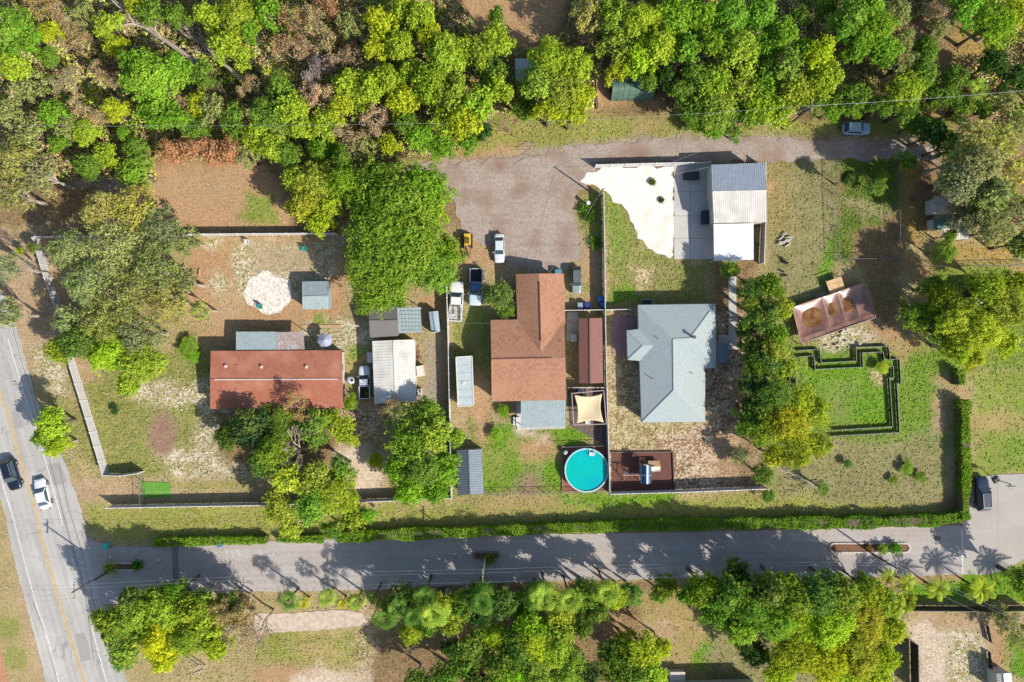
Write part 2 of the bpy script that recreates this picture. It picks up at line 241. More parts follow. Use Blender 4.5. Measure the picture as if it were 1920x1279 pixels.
def ground_mat():
    m = bpy.data.materials.new('soil_and_grass'); m.use_nodes = True; t = m.node_tree; N = t.nodes; b = N['Principled BSDF']; b.inputs['Roughness'].default_value = .95; b.inputs['Specular IOR Level'].default_value = .1
    tc = N.new('ShaderNodeTexCoord'); L = t.links.new
    def noise(sc, det, ro=.6):
        n = N.new('ShaderNodeTexNoise'); n.inputs['Scale'].default_value = sc; n.inputs['Detail'].default_value = det; n.inputs['Roughness'].default_value = ro; L(tc.outputs['Object'], n.inputs['Vector']); return n.outputs['Fac']
    def math_(op, a, b_=None, c=None, clamp=False):
        n = N.new('ShaderNodeMath'); n.operation = op; n.use_clamp = clamp
        for i, q in enumerate((a, b_, c)):
            if q is None: continue
            if isinstance(q, (int, float)): n.inputs[i].default_value = q
            else: L(q, n.inputs[i])
        return n.outputs[0]
    ca = N.new('ShaderNodeAttribute'); ca.attribute_name = 'ColA'; cb = N.new('ShaderNodeAttribute'); cb.attribute_name = 'ColB'
    f = noise(2.6, 7, .78); g = noise(.55, 4); h = noise(.12, 3)
    v = math_('ADD', math_('MULTIPLY', f, .74), math_('MULTIPLY', g, .26))
    v = math_('SUBTRACT', v, .5); v = math_('ADD', v, math_('MULTIPLY', math_('SUBTRACT', ca.outputs['Alpha'], .5), .22))
    gain = math_('ADD', math_('MULTIPLY', cb.outputs['Alpha'], 15.0), 1.0)
    k = math_('MULTIPLY_ADD', v, gain, .5, True)
    mx = N.new('ShaderNodeMix'); mx.data_type = 'RGBA'; L(k, mx.inputs[0]); L(cb.outputs['Color'], mx.inputs[6]); L(ca.outputs['Color'], mx.inputs[7])
    f2 = noise(4.5, 5, .75); q = math_('ADD', math_('MULTIPLY', math_('SUBTRACT', f2, .5), 2.5), math_('MULTIPLY', math_('SUBTRACT', h, .5), .5)); q = math_('ADD', q, 1.0)
    hs = N.new('ShaderNodeHueSaturation'); hs.inputs['Saturation'].default_value = 1.05; L(mx.outputs[2], hs.inputs['Color']); L(q, hs.inputs['Value']); L(hs.outputs[0], b.inputs['Base Color'])
    bp = N.new('ShaderNodeBump'); bp.inputs['Strength'].default_value = .5; bp.inputs['Distance'].default_value = .12; L(f, bp.inputs['Height']); L(bp.outputs[0], b.inputs['Normal'])
    return m
GM = ground_mat(); gm.materials.append(GM)
go = bpy.data.objects.new('ground', gm); C.objects.link(go); tag(go, kind='structure')
def gidx(x, y):
    i = np.clip(np.searchsorted(gx, x), 0, nx - 1); j = np.clip(np.searchsorted(gy, y), 0, ny - 1); return j * nx + i
# ---------------- roads and paved sheets ----------------
def sheet(name, poly, z, m, jit=0, th=0, world=False, seed=1):
    P = [Vector(p) if world else W(*p) for p in poly]; out = []
    if jit:
        rr = random.Random(seed)
        for i in range(len(P)):
            a, b = P[i], P[(i + 1) % len(P)]; n = max(1, int((b - a).length / .6)); d = (b - a).normalized(); nn = Vector((-d.y, d.x, 0))
            for k in range(n):
                q = a.lerp(b, k / n); out.append(q + nn * (rr.uniform(-jit, jit) + float(fbm(np.array([q.x]), np.array([q.y]), 2.5, seed)[0]) * jit * 3))
        P = out
    mb = MB(); mb.prism([(p.x, p.y) for p in P], z - max(th, .06), z); return tag(mb.build(name, m), kind='structure')
def ribbon_pts(pts, wd):
    P = [Vector(p) if len(p) == 3 else W(*p) for p in pts]; n = len(P); L = []; Rr = []
    for i in range(n):
        d = (P[min(i + 1, n - 1)] - P[max(i - 1, 0)]); d.z = 0; d.normalize(); u = Vector((-d.y, d.x, 0)) * wd / 2; L.append(P[i] + u); Rr.append(P[i] - u)
    return L + Rr[::-1]
def ribbon(name, pts, wd, z, m): return sheet(name, ribbon_pts(pts, wd), z, m, world=True)
asph = mat('weathered_asphalt', A(200, 190, 184), A(184, 174, 168), 5, .9, .25, c3=A(186, 172, 160), sc3=.12, streak=(R_(90), .1), crack=.18)
asph2 = mat('road_asphalt', A(200, 194, 186), A(184, 179, 172), 7, .9, .2, c3=A(208, 202, 194), sc3=.15, streak=(R_(-16), .14), crack=.3)
gravm = mat('packed_gravel', A(194, 178, 164), A(160, 144, 130), 2.4, .95, .6, lo=.34, hi=.66, c3=A(156, 128, 110), sc3=.22, det=9, streak=(R_(90), .07))
conc = mat('concrete', A(194, 186, 176), A(184, 176, 166), 4, .85, .1, c3=A(178, 170, 160), sc3=.2)
conc2 = mat('grey_concrete_slab', A(220, 214, 204), A(206, 200, 190), 5, .85, .1, c3=A(196, 192, 186), sc3=.3)
whg = mat('white_shell_gravel', A(254, 250, 242), A(226, 217, 198), 3.2, .95, .5, lo=.3, hi=.52, det=10, c3=A(236, 227, 208), sc3=.5)
white_l = mat('worn_white_line', A(250, 248, 244), A(212, 208, 202), 2.5, .7); yell = mat('worn_yellow_line', A(232, 190, 112), A(206, 170, 110), 2.5, .7)
dark = mat('dark_seam', A(92, 84, 80), A(112, 102, 96), 2, .9)
rt = [(-60, 380), (-20, 480), (0, 545), (25, 585), (44, 660), (64, 740), (100, 820), (128, 885), (150, 950), (162, 1005), (182, 1080), (205, 1170), (240, 1285), (262, 1380)]
lf = [(118, 1380), (88, 1290), (62, 1180), (42, 1110), (24, 1040), (10, 965), (-8, 900), (-30, 830), (-70, 700), (-130, 560), (-170, 420)]
sheet('main_road', rt + lf, .02, asph2, jit=.1)
PT = mat('patched_asphalt', A(180, 174, 168), A(166, 160, 154), 6, .9, .2)
for i_, pq in enumerate(([(88, 872), (112, 866), (126, 905), (100, 912)], [(20, 770), (34, 766), (44, 800), (28, 804)], [(140, 1190), (160, 1186), (172, 1236), (152, 1240)])): sheet('road_patch', pq, .0235, PT, jit=.08, seed=i_)
sheet('lane', [(150, 1000), (200, 1024), (290, 1026), (610, 1010), (1000, 1002), (1440, 994), (1803, 985), (1806, 1077), (1640, 1082), (1440, 1082), (1200, 1086), (1000, 1090), (700, 1106), (480, 1110), (330, 1116), (230, 1135), (196, 1132), (165, 1030)], .028, asph, jit=.06)
for i_, pq in enumerate(([(420, 1030), (520, 1028), (524, 1044), (424, 1046)], [(1480, 1000), (1540, 999), (1542, 1014), (1482, 1016)])): sheet('road_patch', pq, .0325, asph2, jit=.1, seed=i_ + 9)
sheet('driveway', [(1804, 985), (1816, 960), (1826, 896), (1870, 890), (2010, 886), (2010, 1035), (1920, 1048), (1880, 1070), (1845, 1078), (1805, 1077)], .03, conc, jit=.02)
sheet('gravel_lane', [(752, 318), (800, 306), (900, 300), (990, 291), (1090, 274), (1200, 264), (1330, 259), (1440, 258), (1520, 263), (1760, 270), (1900, 275), (1900, 300), (1760, 298), (1600, 298), (1440, 302), (1200, 303), (1118, 306), (1108, 345), (1076, 368), (1074, 410), (1092, 470), (1062, 500), (1000, 510), (955, 498), (925, 470), (895, 455), (866, 430), (850, 380), (830, 345)], .012, gravm, jit=.35)
sheet('white_gravel_yard', [(1085, 338), (1100, 322), (1140, 314), (1262, 312), (1264, 480), (1256, 483), (1215, 466), (1198, 445), (1188, 420), (1170, 390), (1145, 370), (1120, 352), (1095, 348)], .03, whg, jit=.3, seed=4)
sheet('garage_slab', [(1264, 310), (1340, 308), (1345, 486), (1264, 486)], .05, conc2)
for yy in (360, 405, 447): ribbon('slab_joint', [(1264, yy), (1344, yy)], .04, .056, dark)
ribbon('slab_joint', [(1294, 311), (1294, 486)], .04, .06, dark)
sheet('garden_path', [(1366, 486), (1380, 486), (1381, 632), (1383, 655), (1346, 657), (1346, 628), (1366, 628)], .04, conc2)
sheet('patio', [(1148, 592), (1192, 592), (1192, 668), (1148, 668)], .045, mat('patio_brick', A(180, 150, 142), A(156, 126, 120), 6, .9, .3))
sheet('garden_path', [(1062, 640), (1084, 640), (1084, 585), (1064, 585)], .04, conc2)
sheet('dirt_drive', [(478, 1152), (560, 1148), (640, 1143), (680, 1150), (690, 1172), (620, 1180), (520, 1186), (478, 1190)], .015, mat('pale_sand_track', A(226, 206, 186), A(198, 176, 154), 1.5, .95, .4), jit=.1)
sheet('sand_patch', [(503 + 43 * math.cos(a / 12 * math.pi), 550 + 40 * math.sin(a / 12 * math.pi)) for a in range(24)], .02, mat('white_sand', A(250, 242, 230), A(198, 178, 154), 2.4, .95, .8, lo=.34, hi=.55, det=9), jit=.3)
sheet('pavement', [(-20, 1205), (0, 1212), (16, 1285), (-20, 1285)], .03, mat('orange_pavers', A(206, 150, 118), A(186, 130, 100), 4, .9, .2))
yl = [(-12, 700), (0, 735), (22, 800), (34, 845), (50, 900), (68, 960), (86, 1040), (112, 1130), (136, 1208), (160, 1285), (190, 1380)]
for d_ in (-.16, .16): ribbon('road_marking', [W(x, y) + Vector((d_, 0, 0)) for x, y in yl], .15, .026, yell)
ribbon('road_marking', [(15, 636), (28, 680), (42, 727), (51, 758), (66, 800), (96, 900), (118, 985)], .14, .026, white_l)
ribbon('road_marking', [(134, 1045), (146, 1080)], .14, .026, white_l); ribbon('road_marking', [(172, 1175), (186, 1228), (203, 1290)], .14, .026, white_l)
ribbon('road_marking', [(-2, 880), (10, 925), (22, 960), (45, 1050), (67, 1130), (90, 1200), (112, 1285)], .13, .026, white_l)
for q in ([(110, 870), (128, 950), (152, 1030), (176, 1130), (190, 1180)], [(92, 860), (108, 920), (128, 1000), (146, 1060)], [(62, 1130), (90, 1200), (106, 1270)], [(150, 1070), (165, 1150), (176, 1240)], [(20, 600), (38, 670), (60, 740), (90, 840)]):
    ribbon('road_seam', q, .07, .0245, dark)
ribbon('road_seam', [(328, 1022), (331, 1112)], .9, .033, mat('road_patch', A(150, 142, 138), A(134, 126, 124), 3, .9))
ribbon('road_marking', [(1803, 988), (1805, 1076)], .16, .037, white_l)
for yy in (940, 990): ribbon('road_seam', [(1826, yy), (1925, yy + 4)], .035, .0345, mat('joint%d' % yy, A(176, 168, 160)))
for xx in (1870,): ribbon('road_seam', [(xx, 893), (xx + 2, 1072)], .035, .036, mat('jointx', A(176, 168, 160)))
#NEXT
# ---------------- trees ----------------
LEAFK = 0.98
PAL = {  # colour word -> leaf colour
 'L': ('lime green', (168, 188, 60)), 'G': ('bright green', (130, 170, 54)), 'D': ('mid green', (122, 152, 58)), 'O': ('greyish olive', (160, 166, 98)),
 'T': ('bare tan', (190, 166, 124)), 'R': ('rusty orange', (196, 150, 108)), 'Y': ('yellow green', (182, 192, 52)), 'K': ('dark green', (80, 112, 50)), 'B': ('leafless grey', (190, 176, 150))}
def leaf_mat(name, second, amt):
    m = bpy.data.materials.new(name); m.use_nodes = True; t = m.node_tree; N = t.nodes; L = t.links.new; N.remove(N['Principled BSDF'])
    oi = N.new('ShaderNodeObjectInfo'); at = N.new('ShaderNodeAttribute'); at.attribute_name = 'lv'; sp = N.new('ShaderNodeSeparateColor'); L(at.outputs['Color'], sp.inputs[0])
    mr = N.new('ShaderNodeMapRange'); mr.inputs[1].default_value = .55; mr.inputs[2].default_value = 1; mr.inputs[4].default_value = amt; L(sp.outputs[1], mr.inputs[0])
    mx = N.new('ShaderNodeMix'); mx.data_type = 'RGBA'; L(mr.outputs[0], mx.inputs[0]); L(oi.outputs['Color'], mx.inputs[6]); mx.inputs[7].default_value = (*second, 1)
    hs = N.new('ShaderNodeHueSaturation'); L(mx.outputs[2], hs.inputs['Color'])
    hr = N.new('ShaderNodeMapRange'); hr.inputs[3].default_value = .475; hr.inputs[4].default_value = .525; L(sp.outputs[0], hr.inputs[0]); L(hr.outputs[0], hs.inputs['Hue'])
    vr = N.new('ShaderNodeMapRange'); vr.inputs[3].default_value = .5; vr.inputs[4].default_value = 1.35; L(sp.outputs[2], vr.inputs[0]); L(vr.outputs[0], hs.inputs['Value'])
    df = N.new('ShaderNodeBsdfDiffuse'); tr = N.new('ShaderNodeBsdfTranslucent'); L(hs.outputs[0], df.inputs[0]); L(hs.outputs[0], tr.inputs[0])
    ms = N.new('ShaderNodeMixShader'); ms.inputs[0].default_value = .48; L(df.outputs[0], ms.inputs[1]); L(tr.outputs[0], ms.inputs[2]); L(ms.outputs[0], N['Material Output'].inputs[0])
    return m
def LC(c): return tuple(v * LEAFK for v in lin(c))
LM = leaf_mat('foliage', LC((176, 180, 80)), .3); LMO = leaf_mat('olive_foliage', LC((184, 178, 110)), .35)
BARK = mat('bark', A(128, 112, 96), A(96, 82, 70), 6, .95, .4); PBARK = mat('pale_bark', A(206, 192, 170), A(160, 146, 126), 6, .95, .3)
nrng = np.random.default_rng(11)
def quads(name, P, Nn, sz, lv, mats, asp=1.6, parent=None, bend=0.0):
    n = len(P); Nn = Nn / np.linalg.norm(Nn, axis=1)[:, None]; r = nrng.normal(size=(n, 3)); u = np.cross(Nn, r); u /= np.linalg.norm(u, axis=1)[:, None] + 1e-9; v = np.cross(Nn, u)
    u = u * (sz * .5 * asp)[:, None]; v = v * (sz * .5)[:, None]
    V = np.stack([P - u, P + v, P + u, P - v], 1).reshape(-1, 3)     # lozenge leaf sprays
    me = bpy.data.meshes.new(name); me.vertices.add(4 * n); me.vertices.foreach_set('co', V.ravel()); me.loops.add(4 * n); me.loops.foreach_set('vertex_index', np.arange(4 * n)); me.polygons.add(n); me.polygons.foreach_set('loop_start', np.arange(0, 4 * n, 4)); me.update(calc_edges=True)
    at = me.attributes.new('lv', 'FLOAT_COLOR', 'FACE'); at.data.foreach_set('color', np.concatenate([lv, np.ones((n, 1))], 1).astype(np.float32).ravel())
    for m in mats: me.materials.append(m)
    return me
def crown(R, Hh, nl, dens, leaf, thick, openn=0.0, rag=.32):
    big = .72 if R > 6 else 1.0
    g = 2.399963; C_ = []; ph = nrng.uniform(0, 6.28); el = nrng.uniform(.72, 1.0)
    for i in range(nl):
        if nrng.random() < openn * .5 and i > 2: continue
        a = g * i + ph + nrng.normal() * .25; r = R * math.sqrt((i + .4) / nl) * (1 - rag * nrng.random()) * .86
        z = Hh - thick * (r / R) ** 2 * .75 - nrng.random() * thick * (.3 if big == 1 else .42); lr = big * R * nrng.uniform(.15, .27) * (1.15 - .35 * r / R) * (1 - openn * .2)
        C_.append((r * math.cos(a), r * math.sin(a) * el, z - lr * .6, lr, nrng.random()))
    C_ = np.array(C_); wgt = C_[:, 3] ** 2; n = int(dens * math.pi * R * R); k = nrng.choice(len(C_), n, p=wgt / wgt.sum())
    k.sort(); m = max(1, n // 9); tw = np.arange(n) // 9; tk = k[::9][:tw.max() + 1]; k = tk[tw]; d0 = nrng.normal(size=(len(tk), 3)); d0[:, 2] = np.abs(d0[:, 2]) * .9 - .25; d0 /= np.linalg.norm(d0, axis=1)[:, None]
    r0 = C_[tk, 3] * (1 + nrng.normal(size=len(tk)) * .28); fr = nrng.random(len(tk)) < .15; r0[fr] *= 1.3; sg = (.13 + .05 * nrng.random(len(tk))) * (1 + .03 * R)
    d = d0[tw]; rr = r0[tw]; jit = nrng.normal(size=(n, 3)) * sg[tw][:, None] * np.array([1, 1, .7]); tv = nrng.random(len(tk))[tw]
    P = C_[k, :3] + d * rr[:, None] * np.array([1, 1, .8]) + jit; Nn = d * .9 + nrng.normal(size=(n, 3)) * .55 + np.array([0, 0, .25])
    lv = np.stack([nrng.random(n), np.clip(C_[k, 4] * .8 + nrng.random(n) * .35, 0, 1), np.clip(nrng.random(n) * .45 + C_[k, 4] * .25 + tv * .4, 0, 1)], 1)
    return quads('crown', P, Nn, leaf * nrng.uniform(.6, 1.25, n), lv, [LM]), C_
def limb(mb, p, q, r0, r1, n=5, sides=5, sag=.12):
    p, q = Vector(p), Vector(q); L = (q - p).length; o1 = Vector(nrng.normal(size=3)) * L * .08; pts = []
    for i in range(n + 1):
        t = i / n; pts.append(p.lerp(q, t) + o1 * math.sin(t * math.pi) + Vector((0, 0, sag * L * math.sin(t * math.pi)))+ Vector(nrng.normal(size=3)) * L * .015 * (0 < i < n))
    mb.tube(pts, [r0 + (r1 - r0) * i / n for i in range(n + 1)], sides)
def wood(R, Hh, C_, thick, twig=0):
    mb = MB(); th = (Hh - thick) * .7; tr = .05 * R + .06
    mb.tube([(0, 0, -.05), (.02, .02, th * .5), (0, 0, th)], [tr * 1.5, tr * 1.05, tr * .9], 8); order = np.argsort(-C_[:, 3])[:14]
    for i in order:
        c = C_[i]; limb(mb, (0, 0, th * nrng.uniform(.75, 1)), (c[0], c[1], c[2]), tr * .6, tr * .12)
        for k in range(twig):
            d = nrng.normal(size=3); d[2] = abs(d[2]); d /= np.linalg.norm(d); e = c[:3] + d * c[3] * 1.15; limb(mb, c[:3], e, tr * .16, .02, 3, 3)
    return mb
def bare(R, Hh, depth=5, seed=0, lean=0):
    mb = MB(); rr = random.Random(seed); tips = []
    def br(p, d, L, r, k):
        q = p + d * L; mid = p.lerp(q, .5) + Vector([rr.gauss(0, 1) for _ in range(3)]) * L * .06
        mb.tube([p, mid, q], [r, r * .85, r * .68], 5 if k > 2 else 3)
        if k == 0: tips.append(q); return
        for _ in range(rr.choice((2, 3, 3) if k > 1 else (2, 3))):
            nd = (d + Vector([rr.gauss(0, .5), rr.gauss(0, .5), rr.gauss(.02, .28)])).normalized(); br(q, nd, L * rr.uniform(.6, .82), r * .62, k - 1)
    br(Vector((0, 0, -.05)), Vector((lean, 0, 1)).normalized(), Hh * .36, .045 * R + .06, depth)
    v = np.array(mb.v); ex = max(abs(v[:, 0]).max(), abs(v[:, 1]).max()); s = R / ex; v[:, :2] *= s; v[:, 2] *= Hh / v[:, 2].max(); mb.v = [tuple(x) for x in v]
    T = np.array([tuple(t) for t in tips]); T[:, :2] *= s; T[:, 2] *= Hh / T[:, 2].max(); return mb, T
PROTO = {}
def mk_proto(key, cm, wmb, wm, Rr, Hh):
    me = wmb.build('trunk', wm); tm = me.data; off = np.array(me.location); bpy.data.objects.remove(me)
    co = np.zeros(len(tm.vertices) * 3); tm.vertices.foreach_get('co', co); co = co.reshape(-1, 3) + off; tm.vertices.foreach_set('co', co.ravel())
    PROTO.setdefault(key, []).append((cm, tm, Rr, Hh))
for Rr, Hh, nl, cnt in ((2.4, 5, 18, 5), (4.2, 9, 34, 6), (7.5, 10, 80, 3)):
    for i in range(cnt):
        cm, C_ = crown(Rr, Hh, nl, 215 if Rr < 3 else 195, .19 if Rr > 3 else .175, Hh * .38); mk_proto('leafy', cm, wood(Rr, Hh, C_, Hh * .38, 1 if i % 2 else 0), PBARK if i % 2 else BARK, Rr, Hh)
for Rr, Hh, nl, cnt in ((2.6, 6, 16, 2), (4.6, 9, 36, 4), (7.0, 10, 80, 3)):
    for i in range(cnt):
        cm, C_ = crown(Rr, Hh, nl, 72, .18, Hh * .35, .5, .25); cm.materials.clear(); cm.materials.append(LMO); mk_proto('olive', cm, wood(Rr, Hh, C_, Hh * .35, 5), PBARK, Rr, Hh)
for Rr, Hh, nl, cnt in ((2.4, 5, 16, 3), (4.4, 9, 34, 5)):
    for i in range(cnt):
        cm, C_ = crown(Rr, Hh, nl, 125, .18, Hh * .42, .55, .35); mk_proto('airy', cm, wood(Rr, Hh, C_, Hh * .42, 2), PBARK, Rr, Hh)
for i in range(4):
    Rr, Hh = 4., 9.; mb, T = bare(Rr, Hh, 6, 30 + i)
    n = 2000; k = nrng.integers(0, len(T), n); P = T[k] + nrng.normal(size=(n, 3)) * .26
    lv = np.stack([nrng.random(n), nrng.random(n), nrng.random(n)], 1); cm = quads('crown', P, nrng.normal(size=(n, 3)) + [0, 0, .5], .17 * nrng.uniform(.6, 1.3, n), lv, [LMO]); mk_proto('sparse', cm, mb, PBARK, Rr, Hh)
for i in range(2):
    mb, T = bare(4., 9., 6, 60 + i); mk_proto('bare', None, mb, PBARK, 4., 9.)
def frond_mesh(kind, seed):
    rr = random.Random(seed); V = []; F = []; lv = []
    nf = 26 if kind == 'fan' else 18
    for i in range(nf):
        a = i * 2.399 + rr.uniform(-.2, .2); up = 1.15 - 1.5 * i / nf + rr.uniform(-.15, .15); sh = rr.random(); vv = rr.uniform(.3, 1)
        def q(vs):
            n = len(V); V.extend([tuple(v) for v in vs]); F.append(tuple(range(n, n + len(vs)))); lv.append((rr.random(), sh * .9, max(0, min(1, vv + rr.uniform(-.2, .2))), 1))
        dr = Vector((math.cos(a), math.sin(a), 0)); sd_ = Vector((-dr.y, dr.x, 0))
        if kind == 'fan':
            L = rr.uniform(.3, 1.1); vv = rr.uniform(.15, 1); e = (dr * math.cos(up) + Vector((0, 0, math.sin(up)))) * L; w_ = .02
            q([sd_ * w_, e + sd_ * w_, e - sd_ * w_, -sd_ * w_]); fl = rr.uniform(.62, .8)
            ax = (dr * math.cos(up - .5) + Vector((0, 0, math.sin(up - .5))))
            for j in range(8):
                t = (j - 3.5) / 3.5 * 1.35; D = lambda s: ax * math.cos(s) + sd_ * math.sin(s); tip = e + D(t) * fl * (1 - .18 * abs(t) / 1.6) + Vector((0, 0, -.14 * fl + rr.uniform(-.06, .04)))
                q([e, e + D(t - .13) * fl * .55, tip, e + D(t + .13) * fl * .55])
        else:
            L = rr.uniform(1.7, 2.2); pts = []
            for s in range(9):
                t = s / 8; pts.append(dr * L * t * math.cos(up * .6) + Vector((0, 0, L * (math.sin(up) * t - (1.0) * t * t * .62))))
            for s in range(8):
                w_ = .025; q([pts[s] + sd_ * w_, pts[s + 1] + sd_ * w_, pts[s + 1] - sd_ * w_, pts[s] - sd_ * w_])
                for sg in (-1, 1):
                    for o in (0, .5):
                        b0 = pts[s].lerp(pts[s + 1], o); ll = .55 * math.sin(math.pi * min(1, (s + o + 1.2) / 9.6)) ** .6 + .05; dv = (sd_ * sg + dr * .55 + Vector((0, 0, -.35))).normalized(); q([b0, b0 + dr * .07 + dv * ll * .5, b0 + dv * ll, b0 + dr * .0 + dv * ll * .5 - dr * .05])
    me = bpy.data.meshes.new('fronds'); me.from_pydata(V, [], F); at = me.attributes.new('lv', 'FLOAT_COLOR', 'FACE'); at.data.foreach_set('color', np.array(lv, dtype=np.float32).ravel()); me.materials.append(LM); return me
for kind in ('fan', 'feather'):
    for i in range(3): PROTO.setdefault(kind, []).append(frond_mesh(kind, i + 5))
trunk_cache = {}
def palm(px, py, rpx, h, kind, col, label, group='palms along the lane'):
    o = W(px, py, h); t = thing('palm_tree', label, 'palm', (o.x, o.y, 0), group)
    s = rpx * S * (1 - h / H) / (1.6 if kind == 'fan' else 1.9); c = bpy.data.objects.new('crown', rnd.choice(PROTO[kind])); C.objects.link(c); c.parent = t; c.location = (0, 0, h - .3); c.scale = (s, s, s); c.rotation_euler = (0, 0, rnd.uniform(0, 6.28)); c.color = (*LC(col), 1)
    MB().tube([(o.x, o.y, -.05), (o.x + .06, o.y, h * .5), (o.x, o.y, h - .25)], [.2, .15, .13], 8).build('trunk', BARK, t, True)
TREES = []   # px, py, radius px, height, proto kind, colour
def T(s, defk='leafy'):
    for ln in s.split(';'):
        q = ln.split()
        if not q: continue
        k = q[5] if len(q) > 5 else {'O': 'olive', 'T': 'sparse', 'B': 'bare'}.get(q[4], defk)
        if k == 'leafy' and float(q[1]) < 320 and float(q[2]) <= 42 and rnd.random() < .55: k = 'airy'
        TREES.append((float(q[0]), float(q[1]), float(q[2]), float(q[3]), k, q[4]))
# top left wood
T('''20 60 50 11 G; 60 75 30 10 G; 25 125 38 10 L; 75 20 32 9 T; 120 25 34 9 T; 160 25 26 8 O; 95 62 24 8 Y; 92 108 22 8 D; 132 75 26 8 T; 205 48 32 9 L; 215 85 26 8 Y; 290 22 34 10 D; 252 8 26 9 Y; 335 30 30 10 D; 395 35 36 11 L; 445 30 46 11 L; 420 85 38 11 L; 452 105 30 10 L; 280 145 58 11 G; 245 118 30 10 G; 330 130 34 10 G; 295 210 42 9 G; 335 225 26 8 G; 345 180 26 8 T; 375 195 26 7 Y; 100 215 30 8 G; 55 160 36 8 O; 110 145 32 8 T; 160 195 36 8 T; 130 240 30 7 O; 215 205 24 8 Y; 18 215 38 8 O; 55 250 38 8 O; 110 268 26 6 G; 160 250 28 7 L; 232 250 18 6 G; 255 280 26 6 D; 400 205 34 8 O; 440 225 36 8 D; 455 160 28 8 T; 410 160 26 7 B; 318 285 30 6 R; 355 278 34 6 R; 395 285 32 6 R; 432 282 28 6 R; 462 292 26 6 O; 252 322 36 7 G; 200 290 32 7 L; 165 310 28 7 D; 30 305 46 9 O; 75 330 44 9 O; 25 365 40 9 O; 195 130 28 8 T; 180 55 20 9 B; 365 240 30 6 D; 480 255 34 8 L; 380 140 30 8 D''')
# wood north of the big green tree
T('''500 20 34 11 G; 545 30 34 10 T; 590 60 44 10 T; 545 95 40 9 T; 610 15 36 10 R sparse; 635 100 40 9 T; 580 130 40 9 T; 655 45 30 9 O; 712 45 38 11 Y; 705 95 28 10 Y; 748 88 32 10 L; 790 30 36 11 L; 805 65 30 10 Y; 757 20 30 10 L; 835 105 44 11 L; 870 95 34 10 L; 525 160 34 9 D; 505 215 38 9 D; 545 205 38 9 L; 592 172 34 9 T; 650 158 36 10 L; 690 165 38 10 L; 640 200 34 9 Y; 725 150 30 10 L; 755 185 36 9 Y; 768 138 32 10 L; 808 155 40 11 L; 850 175 42 11 L; 900 100 38 10 L; 930 75 34 10 L; 925 135 32 9 D; 935 165 32 10 L; 892 195 42 11 L; 870 225 36 10 Y; 838 225 32 9 L; 655 245 44 8 T; 700 235 36 8 T; 610 232 34 8 L; 563 235 30 8 L; 505 275 36 8 L; 540 290 28 7 D; 600 280 28 6 G; 640 288 26 6 G; 680 280 28 7 O; 730 270 26 7 Y; 788 255 34 7 G; 828 275 30 6 G; 880 268 26 5 G; 760 230 26 8 D; 470 60 24 10 G; 905 245 20 6 K; 960 235 24 6 T''')
# wood around the tunnel tent
T('''1030 110 44 10 L; 1075 120 36 10 L; 1010 155 40 10 L; 1055 170 46 10 L; 1090 180 30 9 Y; 1030 205 36 9 Y; 1070 215 30 8 Y; 985 205 24 6 D; 985 175 18 6 G; 1105 25 38 10 O; 1095 75 24 9 B; 1150 30 40 11 L; 1160 85 42 10 L; 1205 40 44 11 L; 1195 115 40 10 L; 1155 135 26 9 Y; 1235 85 38 11 L; 1265 35 44 11 G; 1310 30 40 11 G; 1285 95 38 10 G; 1330 80 38 11 G; 1370 35 44 11 G; 1425 25 38 11 G; 1385 95 44 11 L; 1430 90 34 10 G; 1305 145 36 9 D; 1275 170 28 8 D; 1340 155 38 9 L; 1300 205 32 7 D; 1345 205 38 8 L; 1390 165 40 9 L; 1395 215 34 7 D; 1430 150 36 9 G; 1425 200 38 8 L; 1340 240 24 4 G; 1375 250 20 3 G; 1310 235 20 3 D; 1215 150 26 8 D; 1250 145 24 8 K; 930 30 22 8 D; 1085 215 14 4 D''')
# wood north of the light blue car
T('''1468 65 40 11 G; 1470 125 42 11 L; 1505 95 30 10 G; 1535 100 40 11 L; 1545 145 36 10 L; 1495 165 42 9 L; 1460 205 34 8 L; 1530 190 26 7 D; 1590 45 40 11 G; 1635 60 46 11 G; 1660 95 32 10 G; 1600 95 28 10 G; 1620 10 40 11 G; 1680 25 30 10 O; 1690 75 26 9 O; 1690 120 34 9 O; 1735 95 30 8 D; 1725 140 34 9 D; 1700 165 36 9 L; 1600 180 36 7 D; 1655 200 30 7 D; 1700 205 34 7 D; 1560 205 24 5 G; 1600 210 18 3 G; 1810 15 40 10 G; 1865 40 46 10 G; 1905 30 40 10 L; 1755 55 24 9 O; 1865 115 34 8 K; 1905 150 34 8 K; 1790 150 30 8 D; 1760 180 34 7 D; 1800 205 34 7 D; 1845 205 24 6 D; 1885 190 26 7 O; 1900 235 34 8 O; 1760 25 28 9 T; 1550 15 28 8 D; 1500 30 22 8 D''')
# right edge
T('''1820 265 46 11 O; 1870 265 44 10 O; 1830 320 54 13 O leafy; 1792 345 38 13 O leafy; 1850 365 44 13 O airy; 1848 408 44 10 O leafy; 1800 412 30 8 O airy; 1788 385 24 6 T; 1782 440 18 5 D airy; 1885 320 46 11 O; 1795 300 38 10 O; 1865 375 50 10 O; 1905 400 44 10 O; 1830 385 34 9 O; 1870 430 34 9 O; 1915 455 30 8 D; 1750 540 30 6 D; 1720 590 34 7 D; 1770 565 36 8 L; 1800 600 44 10 L; 1850 545 40 11 L; 1885 580 46 11 L; 1840 620 44 11 L; 1800 650 36 8 Y; 1880 640 32 8 Y; 1760 620 30 7 D; 1825 670 24 7 Y; 1905 530 28 8 Y; 1645 350 18 3 D; 1655 330 14 2.5 D; 1700 300 22 7 D airy; 1770 470 24 5 D; 1590 335 16 5 K; 1750 250 30 8 K; 1780 270 28 8 D; 1720 230 26 6 D''')
